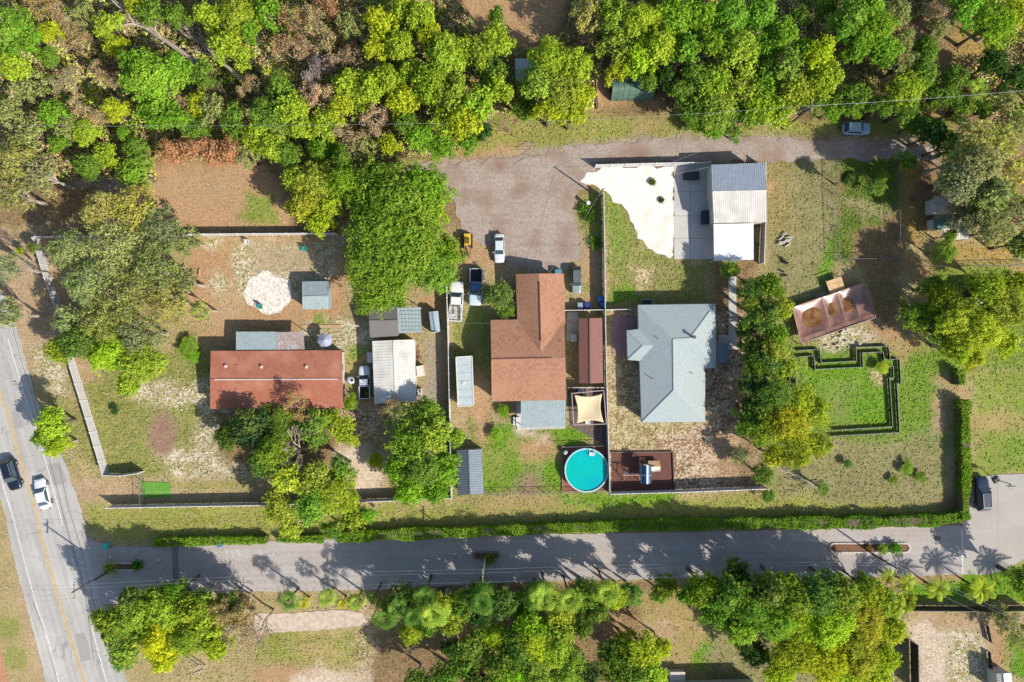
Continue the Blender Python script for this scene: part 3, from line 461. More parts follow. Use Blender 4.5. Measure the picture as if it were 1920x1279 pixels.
# left yard
T('''250 395 55 9 O; 190 400 45 9 O; 300 430 52 9 O; 130 470 50 9 O; 215 465 62 10 O; 290 500 60 10 O; 170 530 58 10 O; 345 450 34 8 O; 235 555 62 10 O; 310 565 52 9 O; 190 600 50 9 O; 265 625 50 9 O; 130 600 36 8 O; 345 530 34 8 O; 150 640 44 8 D; 205 660 44 8 L; 265 680 48 8 L; 240 720 26 7 L; 110 655 30 6 L; 62 465 12 3 D; 10 500 34 9 O; 15 590 34 9 O; 375 580 22 7 O; 95 795 32 7 L; 105 835 26 6 L; 80 820 22 6 G; 40 505 30 8 B; 352 648 20 1.2 G; 362 668 14 1.0 G; 215 770 9 1 K; 38 470 8 2 Y''')
T('''738 430 122 11 G; 690 500 56 9 G; 810 510 46 9 G; 800 350 50 9 G; 650 345 44 9 G; 595 345 50 8 L; 572 385 40 8 Y; 600 415 30 8 Y; 555 335 30 7 L; 620 380 30 8 L; 835 470 36 8 G; 715 545 56 9 G; 790 380 54 9 G; 935 555 32 5 D; 948 580 20 4 D; 700 330 36 9 D; 640 300 26 8 D''')
T('''470 800 44 7 K; 520 800 46 5 D airy; 430 820 32 5 K; 555 770 34 6.5 T; 590 805 38 6 D airy; 645 805 38 4.5 L airy; 615 785 24 4 L airy; 510 850 44 8 D airy; 560 850 46 8 B; 590 900 44 8 L airy; 545 900 40 8 L airy; 490 870 34 7 D airy; 520 955 42 7 L airy; 580 950 44 8 G airy; 635 930 46 8 L airy; 660 970 34 7 L airy; 620 995 24 6 D airy; 690 965 22 6 G airy; 545 990 28 6 L airy; 705 865 18 2 Y; 800 775 36 6.5 G; 750 785 34 6 O; 735 770 26 6 T; 765 835 42 8 G; 812 815 36 8 L; 745 880 30 7 G; 790 880 44 8 G; 830 880 38 7 G; 770 915 38 7 G; 815 920 30 7 G; 855 820 20 5 L; 655 755 20 3 D airy; 640 880 34 7 D airy; 930 815 14 1.2 G; 945 770 14 1 G''')
T('''1438 585 30 8 D; 1452 655 30 8 L; 1418 690 30 8 D; 1432 768 34 8 D; 1500 755 36 8 L; 1415 575 24 7 L; 1400 800 24 7 D; 1410 545 28 7 D; 1445 535 34 8 D airy; 1465 580 30 8 L airy; 1425 600 34 8 D airy; 1455 630 34 8 D airy; 1410 650 26 7 K; 1435 680 38 8 D airy; 1470 690 30 7 L airy; 1415 720 32 8 K; 1450 740 44 9 D airy; 1405 770 30 7 K; 1480 790 48 9 Y airy; 1530 770 34 8 L airy; 1440 810 38 8 L airy; 1495 840 46 8 Y airy; 1535 835 28 7 Y; 1455 855 32 7 Y airy; 1370 705 32 6 B; 1395 690 24 5 B; 1390 730 22 5 T; 1430 890 22 5 D; 1400 615 22 6 K; 1700 878 18 .9 D airy; 1728 895 14 .8 D airy; 1676 900 12 .7 D airy; 1655 690 14 1.2 L; 1590 870 10 1 D; 1440 930 14 2 D; 1390 855 20 4 O; 1370 505 20 5 D''')
# south of the lane
T('''215 1165 38 9.5 L airy; 196 1160 28 10 L airy; 245 1128 34 10 D airy; 425 1160 36 10 T; 255 1150 44 10 L; 232 1200 42 9 L; 305 1145 44 10 L; 355 1140 40 10 L airy; 300 1195 48 9.5 Y; 350 1195 46 9.5 L airy; 395 1165 40 9 L airy; 405 1210 38 8 Y airy; 480 1180 44 9 B; 440 1180 40 9 T; 440 1150 28 7 O; 425 1130 24 7 D; 455 1128 16 5 R leafy; 230 1230 30 7 D; 310 1230 34 8 Y; 205 1185 20 7 D; 470 1185 26 6 T; 755 1128 36 9 D; 770 1185 26 7 L; 735 1140 28 8.5 D; 790 1130 34 9 D; 830 1140 34 9 L; 870 1130 34 9 D; 845 1165 28 8 L; 900 1115 30 9 D; 940 1130 32 9 D; 800 1170 26 8 D; 905 1160 26 8 K airy; 1005 1120 32 9 D; 1050 1145 34 9 L; 1095 1115 32 9 D; 1120 1145 26 8 D; 1150 1120 28 8 L; 1185 1115 26 7 D airy; 980 1140 28 7 D; 995 1175 38 9 G; 1045 1185 36 9 L; 975 1215 44 9 D; 1000 1205 44 9.5 L; 1062 1258 44 9 G; 890 1212 38 8 D; 930 1195 36 8 L airy; 1140 1218 30 7 D airy; 1190 1260 40 8 G; 850 1215 30 7 K airy; 960 1275 44 9 G; 1035 1225 44 9 L; 940 1250 40 9 D; 1010 1262 44 9 L; 870 1245 38 7 D; 1090 1170 28 8 D; 1170 1210 30 7 Y; 1205 1225 40 8 L; 1160 1250 40 8 D; 1220 1265 36 8 L; 1100 1260 34 8 K; 1240 1215 22 7 L; 1250 1100 24 6 D; 1235 1115 20 5 D; 1320 1105 36 11 D; 1360 1115 40 12 G; 1290 1112 28 9 D airy; 1345 1150 34 8 G; 1400 1130 44 12 G; 1390 1180 36 9 G; 1440 1108 38 12 D; 1470 1100 30 11 L; 1450 1160 44 11 G; 1485 1118 38 12 D; 1415 1225 30 6 K; 1395 1205 22 6 K; 1530 1120 40 11.5 D; 1500 1170 46 9 L; 1560 1170 50 10 L; 1580 1120 38 10 L; 1630 1115 34 8 L; 1665 1130 32 8 L; 1620 1170 46 9 Y; 1670 1180 34 8 Y; 1490 1225 50 9 Y; 1550 1235 54 9 Y; 1610 1230 50 9 Y; 1655 1235 34 8 Y; 1460 1260 36 8 Y; 1580 1275 40 8 L; 1640 1272 34 7 Y; 1885 1165 30 4 O; 1910 1190 30 4 O; 1870 1145 18 3 O; 1700 1130 20 5 L; 830 1275 34 7 D; 900 1285 40 8 D; 780 1280 30 7 D; 375 1125 30 9 D; 330 1112 26 9 D; 290 1120 26 9 D; 1380 1075 30 9 K; 1560 1095 28 9 D; 1620 1098 24 8 D; 1930 1090 40 8 G''')
ZONES = [((-99, -99, 480, 400), 'in the wood at the top left corner'), ((480, -99, 965, 320), 'in the wood north of the biggest round tree'), ((965, -99, 1448, 290), 'in the wood around the green tunnel tent'), ((1448, -99, 1999, 222), 'in the wood above the light blue car'),
 ((1560, 222, 1999, 500), 'over the hidden sheds by the right edge'), ((1560, 500, 1999, 690), 'right of the sagging tarp'), ((-99, 340, 420, 770), 'around the top of the left diagonal fence'), ((-99, 770, 300, 900), 'beside the main road and diagonal fence'), ((420, 290, 900, 620), 'west of the gravel yard'), ((900, 500, 1000, 640), 'beside the brown roofed house'),
 ((400, 740, 730, 1010), 'south of the long red roof'), ((730, 740, 960, 1010), 'south of the white ribbed roof'), ((1340, 480, 1560, 1000), 'east of the grey shingled house'), ((1560, 640, 1800, 1000), 'in the rough field by the black edging'), ((-99, 1010, 500, 1300), 'south of the lane by the main road'), ((500, 1010, 1130, 1300), 'south of the lane below the pool'), ((1130, 1010, 1420, 1300), 'south of the lane around the bare clearing'), ((1420, 1010, 1999, 1300), 'south of the lane at the lower right')]
def zone(x, y):
    for (a, b, c, d), n in ZONES:
        if a <= x < c and b <= y < d: return n
    return 'in the middle yards'
ORD = ['', 'second', 'third', 'fourth', 'fifth', 'sixth', 'seventh', 'eighth', 'ninth', 'tenth', 'eleventh', 'twelfth', 'thirteenth', 'fourteenth', 'fifteenth', 'sixteenth', 'seventeenth', 'eighteenth', 'nineteenth', 'twentieth', 'twenty-first', 'twenty-second', 'twenty-third', 'twenty-fourth', 'twenty-fifth', 'twenty-sixth']
big_ = [t for t in TREES if t[3] >= 3.5]; cut = sorted(big_, key=lambda t: t[2] + (30 if t[1] > 320 else 0) + (9 if t[5] in 'TB' else 0))[:max(0, len(big_) - 292)]; cutset = set(id(t) for t in cut)
TREES = [t for t in TREES if id(t) not in cutset]
def meshdata(me):
    v = np.zeros(len(me.vertices) * 3); me.vertices.foreach_get('co', v); return v.reshape(-1, 3)
SV, SC = [], []; TW = MB()
for (px, py, rp, h, kind, c) in cut:
    bb = W(px, py, h * .8); r = rp * S * (1 - h * .8 / H); cm, tm_, pr, ph = min(rnd.sample(PROTO[kind], len(PROTO[kind])), key=lambda p: abs(math.log(p[2] / r)) + rnd.uniform(0, .25)); s = r / pr * 1.08; rz = rnd.uniform(0, 6.28); cz, sz = math.cos(rz), math.sin(rz)
    def xf(v): return np.stack([(v[:, 0] * cz - v[:, 1] * sz) * s + bb.x, (v[:, 0] * sz + v[:, 1] * cz) * s + bb.y, v[:, 2] * h / ph], 1)
    if cm is not None:
        v = xf(meshdata(cm)); SV.append(v); nf_ = len(v) // 4; lv = np.zeros(nf_ * 4, dtype=np.float32); cm.attributes['lv'].data.foreach_get('color', lv); lv = lv.reshape(-1, 4); SC.append(np.array(LC(PAL[c][1]))[None, :] * (.5 + .85 * lv[:, 2:3]) * (1 + (lv[:, :1] - .5) * np.array([[.16, .06, -.1]])))
    v = xf(meshdata(tm_)); TW.add([tuple(q) for q in v], [tuple(p.vertices) for p in tm_.polygons])
SV = np.concatenate(SV); SC = np.concatenate(SC); n = len(SC)
me = bpy.data.meshes.new('small_wood_trees'); tv_ = np.array(TW.v); base_n = len(SV); me.vertices.add(base_n + len(tv_)); me.vertices.foreach_set('co', np.concatenate([SV, tv_]).ravel())
ls = list(range(4 * n)); st = list(range(0, 4 * n, 4)); 
for f_ in TW.f: st.append(len(ls)); ls += [i + base_n for i in f_]
me.loops.add(len(ls)); me.loops.foreach_set('vertex_index', ls); me.polygons.add(len(st)); me.polygons.foreach_set('loop_start', st); me.polygons.foreach_set('material_index', [0] * n + [1] * len(TW.f)); me.update(calc_edges=True)
at = me.attributes.new('tc', 'FLOAT_COLOR', 'FACE'); at.data.foreach_set('color', np.concatenate([np.concatenate([SC, np.zeros((len(TW.f), 3))]), np.ones((len(st), 1))], 1).astype(np.float32).ravel())
LMS = bpy.data.materials.new('mixed_foliage'); LMS.use_nodes = True; t_ = LMS.node_tree; t_.nodes.remove(t_.nodes['Principled BSDF']); a_ = t_.nodes.new('ShaderNodeAttribute'); a_.attribute_name = 'tc'; d_ = t_.nodes.new('ShaderNodeBsdfDiffuse'); e_ = t_.nodes.new('ShaderNodeBsdfTranslucent'); m_ = t_.nodes.new('ShaderNodeMixShader'); m_.inputs[0].default_value = .48
for x_ in (d_, e_): t_.links.new(a_.outputs[0], x_.inputs[0])
t_.links.new(d_.outputs[0], m_.inputs[1]); t_.links.new(e_.outputs[0], m_.inputs[2]); t_.links.new(m_.outputs[0], t_.nodes['Material Output'].inputs[0]); me.materials.append(LMS); me.materials.append(BARK)
o = bpy.data.objects.new('small_wood_trees', me); C.objects.link(o); tag(o, 'smaller trees filling the gaps of the woods', 'trees', kind='stuff')
buck = {}
for t in TREES: buck.setdefault((zone(t[0], t[1]), t[5], t[3] < 3.5), []).append(t)
for key, lst in buck.items():
    zn, cl, small = key; lst.sort(key=lambda t: t[0]); word = PAL[cl][0]; noun = 'bush' if small else 'tree'
    for i, (px, py, rp, h, kind, c) in enumerate(lst):
        lab = '%s %s %s' % (word, noun, zn) if len(lst) == 1 else ('leftmost %s %s %s' % (word, noun, zn) if i == 0 else ('rightmost %s %s %s' % (word, noun, zn) if i == len(lst) - 1 else '%s %s %s from the left %s' % (ORD[i], word, noun, zn)))
        b = W(px, py, h * .8); r = rp * S * (1 - h * .8 / H); P_ = min(rnd.sample(PROTO[kind], len(PROTO[kind])), key=lambda p: abs(math.log(p[2] / r)) + rnd.uniform(0, .25))
        cm, tm, pr, ph = P_; t = thing('bush' if small else 'tree', lab, noun, (b.x, b.y, 0), 'trees and bushes ' + zn)
        s = r / pr * 1.08; rz = rnd.uniform(0, 6.28); base = PAL[c][1]; j = rnd.uniform(.88, 1.1); col = (min(255, base[0] * j * rnd.uniform(.93, 1.07)), min(255, base[1] * j), base[2] * rnd.uniform(.8, 1.2))
        for me, nm in ((cm, 'crown'), (tm, 'trunk')):
            if me is None: continue
            o = bpy.data.objects.new(nm, me); C.objects.link(o); o.parent = t; o.scale = (s, s, h / ph); o.rotation_euler = (0, 0, rz); o.color = (*LC(col), 1)
NF = [(540, 1125, 26, 5, 'D', 'dark fan palm standing leftmost along the lane verge'), (568, 1133, 16, 3, 'Y', 'small yellow palm right of the leftmost dark fan palm'), (612, 1122, 22, 4, 'L', 'lime fan palm between two yellow palms by the sandy track'), (640, 1132, 15, 3, 'Y', 'low yellow palm touching the lime fan palm'), (666, 1128, 24, 4.5, 'L', 'round lime fan palm at the end of the sandy track'), (722, 1162, 32, 8, 'D', 'dark fan palm right of the sandy track end'), (815, 1152, 34, 9.5, 'L', 'pale fan palm above the dense dark trees'), (772, 1155, 28, 9.5, 'D', 'fan palm left of the pale fan palm'), (902, 1130, 34, 9.5, 'D', 'deep green fan palm below the lane middle island'), (795, 1120, 24, 9, 'D', 'tall fan palm shading the lane left of its middle island'), (745, 1140, 24, 9, 'D', 'tall fan palm behind the dark fan palm'), (1022, 1118, 34, 9.5, 'L', 'left palm of the pale pair below the lane'), (1066, 1124, 34, 9.5, 'L', 'right palm of the pale pair below the lane'), (1137, 1110, 34, 9.5, 'L', 'palm with pale spiky fronds right of the pale pair'), (1165, 1118, 24, 6, 'D', 'green palm right of the spiky pale palm'), (700, 1122, 16, 6, 'D', 'thin palm at the lane edge beside the round lime palm'),
 (1545, 917, 18, 3, 'D', 'short fan palm at the foot of the fallen log'), (1836, 168, 26, 5, 'L', 'bright palm in the dark wood at top right')]
PC = {'L': (150, 176, 66), 'D': (96, 136, 56), 'Y': (190, 190, 50)}
for a in NF: palm(*a[:4], 'fan', PC[a[4]], a[5])
for a in ((1760, 1106, 24, 3.4, 'slim feather palm with a yellow crown, left by the drive seam'), (1842, 1107, 28, 4.2, 'slim feather palm with a yellow crown, right by the drive seam'), (1702, 1094, 20, 3, 'slim feather palm below the long brick island'), (1668, 1082, 16, 2.6, 'smallest feather palm below the long brick island'), (1952, 1113, 34, 4.4, 'feather palm at the right edge beside the driveway')): palm(a[0], a[1], a[2], a[3], 'feather', (156, 172, 52), a[4])
# hedges
def hedge(pts, wd, h, label, col=(124, 158, 44), dens=110):
    P = [W(x, y, h) for x, y in pts]; t = thing('hedge', label, 'hedge', (P[0].x, P[0].y, 0), 'clipped hedges along the lane'); Q = []; Nn = []; core = MB()
    for a, b in zip(P[:-1], P[1:]):
        L = (b - a).length; d = (b - a).normalized(); u = Vector((-d.y, d.x, 0)); n = int(L * (wd + h) * dens)
        s = nrng.random(n) * L; side = nrng.random(n); v = np.where(side < .5, nrng.uniform(-1, 1, n), np.sign(nrng.uniform(-1, 1, n))) * wd / 2; x = a.x + d.x * s; y = a.y + d.y * s; wv = 1 + fbm(x, y, 2.2, 3) * 1.2
        z = np.where(side < .5, h, nrng.uniform(.1, h, n)) + fbm(x, y, 1.9, 8) * .9 + nrng.normal(size=n) * .08; v = v * wv + nrng.normal(size=n) * .07
        Q.append(np.stack([x + u.x * v - P[0].x, y + u.y * v - P[0].y, z], 1)); nn = nrng.normal(size=(n, 3)) * .6; nn[:, 2] += 1; Nn.append(nn)
        c = (a + b) / 2; core.box((c.x, c.y, (h - .15) / 2), (L, wd * .7, h - .15), math.atan2(d.y, d.x))
    Q = np.concatenate(Q); Nn = np.concatenate(Nn); n = len(Q); cl = fbm(Q[:, 0], Q[:, 1], 1.5, 4) + .5; lv = np.stack([nrng.random(n), np.clip(cl * .8 + nrng.random(n) * .3, 0, 1), np.clip(nrng.random(n) * .7 + cl * .4, 0, 1)], 1)
    o = bpy.data.objects.new('foliage', quads('foliage', Q, Nn, .17 * nrng.uniform(.6, 1.2, n), lv, [LM])); C.objects.link(o); o.parent = t; o.color = (*LC(col), 1)
    core.build('branches', BARK, t)
hedge([(288, 1018), (400, 1015), (500, 1013)], 1.0, 1.2, 'leftmost stretch of clipped hedge on the lane north side')
hedge([(518, 1012), (607, 1011)], .9, 1.1, 'short hedge stretch under the overhanging tree beside the lane')
hedge([(633, 1008), (730, 1004), (860, 999), (1000, 993), (1150, 988)], 1.3, 1.5, 'middle long stretch of clipped lime hedge beside the lane')
hedge([(1150, 987), (1300, 984), (1440, 981), (1600, 981), (1760, 977), (1806, 968)], 1.45, 1.6, 'long hedge stretch ending at the driveway corner', (112, 150, 44))
hedge([(1812, 975), (1813, 860), (1810, 750)], 1.3, 1.8, 'tall hedge running up from the driveway corner')
hedge([(1805, 722), (1804, 694)], 1.2, 1.8, 'short hedge stub above the gap in the tall hedge')
# grass tufts, leaf litter
n = 230000; x = nrng.uniform(-79, 79, n); y = nrng.uniform(-53, 53, n); gi = gidx(x, y); keep = nrng.random(n) < CG[gi]
ppx = x / S + 960; ppy = 639.5 - y / S
for (a, b, c, d) in ((1260, 300, 1440, 492), (1146, 846, 1264, 922), (-50, 985, 300, 1300)): keep &= ~((ppx > a) & (ppx < c) & (ppy > b) & (ppy < d))
def inpoly(x, y, poly):
    P = [W(*p) for p in poly]; ins = np.zeros(x.size, bool)
    for i in range(len(P)):
        a, b = P[i], P[(i + 1) % len(P)]; ins ^= ((a.y > y) != (b.y > y)) & (x < (b.x - a.x) * (y - a.y) / (b.y - a.y + 1e-12) + a.x)
    return ins
keep &= ~inpoly(x, y, rt + lf); keep &= ~((ppy > 1004 - (ppx - 600) * .016) & (ppy < 1090)); keep &= ~((ppx > 1815) & (ppy > 885) & (ppy < 1075)); keep &= ~inpoly(x, y, [(752, 318), (1200, 258), (1760, 262), (1900, 300), (1118, 306), (1080, 400), (1095, 500), (950, 500), (866, 430)])
keep &= ~inpoly(x, y, [(1085, 338), (1100, 322), (1140, 312), (1264, 310), (1264, 486), (1215, 468), (1188, 424), (1145, 372)]); keep &= np.hypot(ppx - 503, ppy - 550) > 44; keep &= ~((ppx > 478) & (ppx < 690) & (ppy > 1143) & (ppy < 1190))
x = x[keep]; y = y[keep]; gi = gi[keep]; n = len(x); hgt = nrng.uniform(.04, .09, n)
sc_ = LEAFK * GAIN * 1.25
me = quads('grass_tufts', np.stack([x, y, hgt * .6], 1), nrng.normal(size=(n, 3)) * .45 + [0, 0, 1.5], nrng.uniform(.09, .24, n), np.stack([nrng.random(n)] * 3, 1), [], 1.9)
mixv = nrng.random(n)[:, None] < .62; col = np.where(mixv, CA[gi, :3], CB[gi, :3]) * nrng.uniform(.75, 1.3, n)[:, None]; col[:, 1] *= 1.05
at = me.attributes.new('tc', 'FLOAT_COLOR', 'FACE'); at.data.foreach_set('color', np.concatenate([col, np.ones((n, 1))], 1).astype(np.float32).ravel())
tm = bpy.data.materials.new('grass_blades'); tm.use_nodes = True; a_ = tm.node_tree.nodes.new('ShaderNodeAttribute'); a_.attribute_name = 'tc'; b_ = tm.node_tree.nodes['Principled BSDF']; b_.inputs['Roughness'].default_value = .9; b_.inputs['Specular IOR Level'].default_value = .1; tm.node_tree.links.new(a_.outputs[0], b_.inputs['Base Color']); me.materials.append(tm)
o = bpy.data.objects.new('grass_tufts', me); C.objects.link(o); tag(o, 'short scattered grass tufts over the yards and verges', 'grass', kind='stuff')
# ---------------- buildings ----------------
WHITE = flat((236, 234, 228)); GLASS = mat('window_glass', (.04, .07, .09), (.03, .05, .06), 1, .1, spec=.6); DARKM = flat((52, 50, 50)); WOOD = mat('timber', A(196, 164, 124), A(160, 128, 92), 6, .85, .2); RUST = flat((150, 96, 70)); GREYM = flat((128, 130, 132)); BLACK = flat((24, 24, 26), .5)
WALLW = flat((222, 218, 208)); WALLT = flat((196, 180, 156)); WALLG = flat((170, 176, 180)); STEEL = flat((176, 182, 188), .4, .3)
def opening(parent, p, q, t, z, w_, h_, kind='window'):
    p, q = Vector(p), Vector(q); d = (q - p).normalized(); c = p.lerp(q, t); nrm = Vector((d.y, -d.x, 0)); a = math.atan2(d.y, d.x); c = c + nrm * .02
    f = MB(); th = .07
    for dx, dz, sx, sz in ((0, h_ / 2, w_ + th, th), (0, -h_ / 2, w_ + th, th), (-w_ / 2, 0, th, h_ - th), (w_ / 2, 0, th, h_ - th)): f.box((c.x + d.x * dx, c.y + d.y * dx, z + dz), (sx, .08, sz), a)
    o = f.build('window' if kind == 'window' else 'door', WHITE, parent)
    g = MB(); g.box((c.x, c.y, z), (w_ - th, .04, h_ - th), a); g.build('pane' if kind == 'window' else 'door_panel', GLASS if kind == 'window' else flat((150, 120, 96)), o)
    if kind != 'window': MB().box((c.x + d.x * w_ * .38 + nrm.x * .06, c.y + d.y * w_ * .38 + nrm.y * .06, z), (.05, .08, .12), a).build('handle', STEEL, o)
def ribs(mb, a, b, c, d, sp, m=0, w_=.05, hh=.035):   # ribs from edge ab up to edge dc
    n = max(2, int((b - a).length / sp))
    for i in range(n + 1):
        t = (i + .02) / (n + .04); p = a.lerp(b, t) + Vector((0, 0, hh * .6)); q = d.lerp(c, t) + Vector((0, 0, hh * .6)); mb.beam(p, q, w_, hh, m)
def gable(name, label, cat, cor, he, ridge, hr, rm, wm, rib=0, over=.3, rm2=None, win=True, door=None, base=None, group=None):
    """cor TL TR BR BL (photo pixels of the eaves); ridge 'x' or 'y' with two pixel points"""
    TL, TR, BR, BL = [W(x, y, he) for x, y in cor]; ax, r0, r1 = ridge; r0 = W(*r0, hr); r1 = W(*r1, hr); cen = (TL + BR) / 2; t = thing(name, label, cat, (cen.x, cen.y, 0), group)
    R1 = MB(); rm2 = rm2 or rm
    fa, fb = ([BL, BR, r1, r0], [TR, TL, r0, r1]) if ax == 'x' else ([BR, TR, r0, r1], [TL, BL, r1, r0])
    for k, f in enumerate((fa, fb)):
        R1.slab(f, .1, k)
        if rib: ribs(R1, f[0], f[1], f[2], f[3], rib, k)
    R1.beam(r0 + Vector((0, 0, .03)), r1 + Vector((0, 0, .03)), .22, .07, 0); R1.build('roof', [rm, rm2], t)
    ins = [c + Vector((math.copysign(over, cen.x - c.x), math.copysign(over, cen.y - c.y), 0)) for c in (BL, BR, TR, TL)]; n0 = (r0 - r1).normalized(); g0 = r0 - n0 * over; g1 = r1 + n0 * over
    zt = he - .06; V = [Vector((c.x, c.y, 0)) for c in ins] + [Vector((c.x, c.y, zt)) for c in ins] + [Vector((g0.x, g0.y, hr - .18)), Vector((g1.x, g1.y, hr - .18))]
    F = [(0, 1, 5, 4), (1, 2, 6, 5), (2, 3, 7, 6), (3, 0, 4, 7)] + ([(4, 8, 7), (5, 6, 9), (4, 5, 9, 8), (6, 7, 8, 9)] if ax == 'x' else [(7, 6, 8), (4, 9, 5), (5, 9, 8, 6), (7, 8, 9, 4)])
    MB().add(V, F).build('walls', wm, t)
    segs = [(ins[0], ins[1]), (ins[1], ins[2]), (ins[2], ins[3]), (ins[3], ins[0])]
    for k, (p, q) in enumerate(segs):
        p = Vector((p.x, p.y, 0)); q = Vector((q.x, q.y, 0)); L = (q - p).length
        if door == k: opening(t, p, q, .35, 1.02, .9, 2.0, 'door')
        if win and L > 3.5:
            nn = max(1, int(L / 3.6))
            for i in range(nn):
                tt = (i + .7) / (nn + .4)
                if door == k and abs(tt - .35) * L < 1.3: continue
                opening(t, p, q, tt, min(1.5, he * .58), 1.0, .9)
    return t
def awning(name, label, cat, cor, hs, rm, rib=0, posts=True, m2=None, th=.05, parent=None, side=None):
    P = [W(x, y, h) for (x, y), h in zip(cor, hs)]; cen = (P[0] + P[2]) / 2; t = parent or thing(name, label, cat, (cen.x, cen.y, 0)); r = MB(); f = [P[3], P[2], P[1], P[0]]; r.slab(f, th)
    if rib: ribs(r, P[3], P[2], P[1], P[0], rib)
    r.build('roof' if not parent else name, rm, t)
    if posts:
        for p in P:
            q = inward(p, cen, .15); MB().beam((q.x, q.y, -.02), (q.x, q.y, p.z - th - .01), .09).build('post', m2 or WHITE, t)
    return t
def shingle(n, a, b, s=9): return mat(n, A(*a), A(*b), s, .95, .4, lo=.32, hi=.68, c3=tuple(v * .9 for v in A(*a)), sc3=.3, det=6)
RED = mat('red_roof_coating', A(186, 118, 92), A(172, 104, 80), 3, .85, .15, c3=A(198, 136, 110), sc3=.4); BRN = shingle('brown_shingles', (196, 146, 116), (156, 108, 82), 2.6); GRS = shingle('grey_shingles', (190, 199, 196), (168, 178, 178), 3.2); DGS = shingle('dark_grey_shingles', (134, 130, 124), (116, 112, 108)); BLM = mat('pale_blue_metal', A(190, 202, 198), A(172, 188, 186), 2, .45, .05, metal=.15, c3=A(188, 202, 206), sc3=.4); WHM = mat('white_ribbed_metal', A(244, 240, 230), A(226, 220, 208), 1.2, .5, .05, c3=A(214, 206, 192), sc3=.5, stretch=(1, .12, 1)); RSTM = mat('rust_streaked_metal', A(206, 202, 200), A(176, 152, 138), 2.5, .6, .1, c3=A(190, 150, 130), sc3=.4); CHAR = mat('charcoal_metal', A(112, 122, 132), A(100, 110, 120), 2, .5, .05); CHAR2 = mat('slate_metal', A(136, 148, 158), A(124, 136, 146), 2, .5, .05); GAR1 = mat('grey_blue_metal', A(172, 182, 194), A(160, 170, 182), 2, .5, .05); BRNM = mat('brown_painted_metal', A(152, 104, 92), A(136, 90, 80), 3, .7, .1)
# long red roofed house
t = gable('house', 'long low house with a faded red roof and white ridge line', 'house', [(395, 658), (641, 657), (643, 765), (394, 767)], 2.8, ('x', (394, 712), (642, 711)), 3.35, RED, WALLW, door=1)
MB().beam(W(402, 712, 3.42), W(633, 711, 3.42), .16, .06).build('ridge_cap', flat((236, 214, 204)), t)
for x, y in ((425, 687), (492, 688), (576, 688)): p = W(x, y, 3.0); MB().cyl((p.x, p.y, 2.95), .16, .35, 10).cyl((p.x, p.y, 3.3), .24, .08, 10).build('roof_vent', flat((232, 200, 184)), t)
for x, y in ((444, 685), (591, 687)): p = W(x, y, 3.0); MB().cyl((p.x, p.y, 2.95), .07, .25, 8).build('vent_pipe', RUST, t)
awning('awning', 'pale blue corrugated awning against the back of the red roofed house', 'awning', [(443, 622), (518, 622), (519, 656), (443, 656)], (2.4, 2.4, 2.6, 2.6), BLM, .3)
awning('awning', 'rust streaked grey corrugated awning beside the pale blue awning', 'awning', [(519, 623), (569, 622), (571, 655), (520, 656)], (2.35, 2.35, 2.6, 2.6), RSTM, .25)
gable('shed', 'small pale blue metal shed with a two tone gable roof', 'shed', [(567, 528), (615, 527), (617, 579), (568, 580)], 2.2, ('x', (567, 557), (616, 555)), 2.8, BLM, WALLG, .3, .12, win=False, door=0)
gable('shed', 'grey shingled shed partly under the big round tree', 'shed', [(691, 574), (744, 573), (747, 630), (694, 633)], 2.5, ('x', (692, 602), (746, 601)), 3.3, DGS, WALLT, 0, .15, win=False, door=0)
t = awning('carport', 'see-through pale blue corrugated carport beside the grey shingled shed', 'carport', [(745, 577), (788, 576), (791, 623), (748, 625)], (2.6, 2.4, 2.4, 2.6), BLM, .25)
mb = MB()
for j in range(6):
    for i in range(6): p = W(753 + i * 6.4 + j * .4, 583 + j * 7.2, 2.62 - .2 * (i + .6) / 6.5 + .05); mb.box((p.x, p.y, p.z), (.2, .09, .03))
mb.build('skylight_tab', flat((92, 122, 134)), t)
gable('shed', 'narrow grey tool locker beside the white divider fence', 'shed', [(804, 585), (821, 583), (825, 622), (809, 624)], 1.7, ('y', (812, 584), (818, 623)), 1.85, mat('locker', A(178, 194, 202), A(160, 178, 188), 2), WALLG, 0, .04, win=False, door=0)
t = gable('workshop', 'white ribbed metal roof building dappled with tree shade', 'workshop', [(698, 640), (777, 637), (781, 752), (702, 757)], 2.7, ('y', (738, 638), (742, 755)), 3.1, WHM, WALLW, .4, .2, win=True, door=0)
for c, nm, lb in ((((688, 661), (699, 661), (700, 680), (689, 680)), 'cabinet', 'cream cabinet against the left wall of the white ribbed roof'), (((780, 687), (792, 685), (796, 705), (782, 707)), 'cabinet', 'white box topped cabinet against the right wall of the ribbed roof'), (((782, 730), (789, 729), (790, 744), (783, 745)), 'cabinet', 'small grey cabinet lowest along the ribbed roof right wall')):
    P = [W(x, y, 1.5) for x, y in c]; mb = MB().prism([(p.x, p.y) for p in P], 0, 1.42); cc = (P[0] + P[2]) / 2; tt = thing(nm, lb, 'cabinet', (cc.x, cc.y, 0)); mb.build('body', flat((226, 218, 200)), tt); MB().slab([P[3], P[2], P[1], P[0]], .07).build('lid', flat((240, 230, 214)), tt)
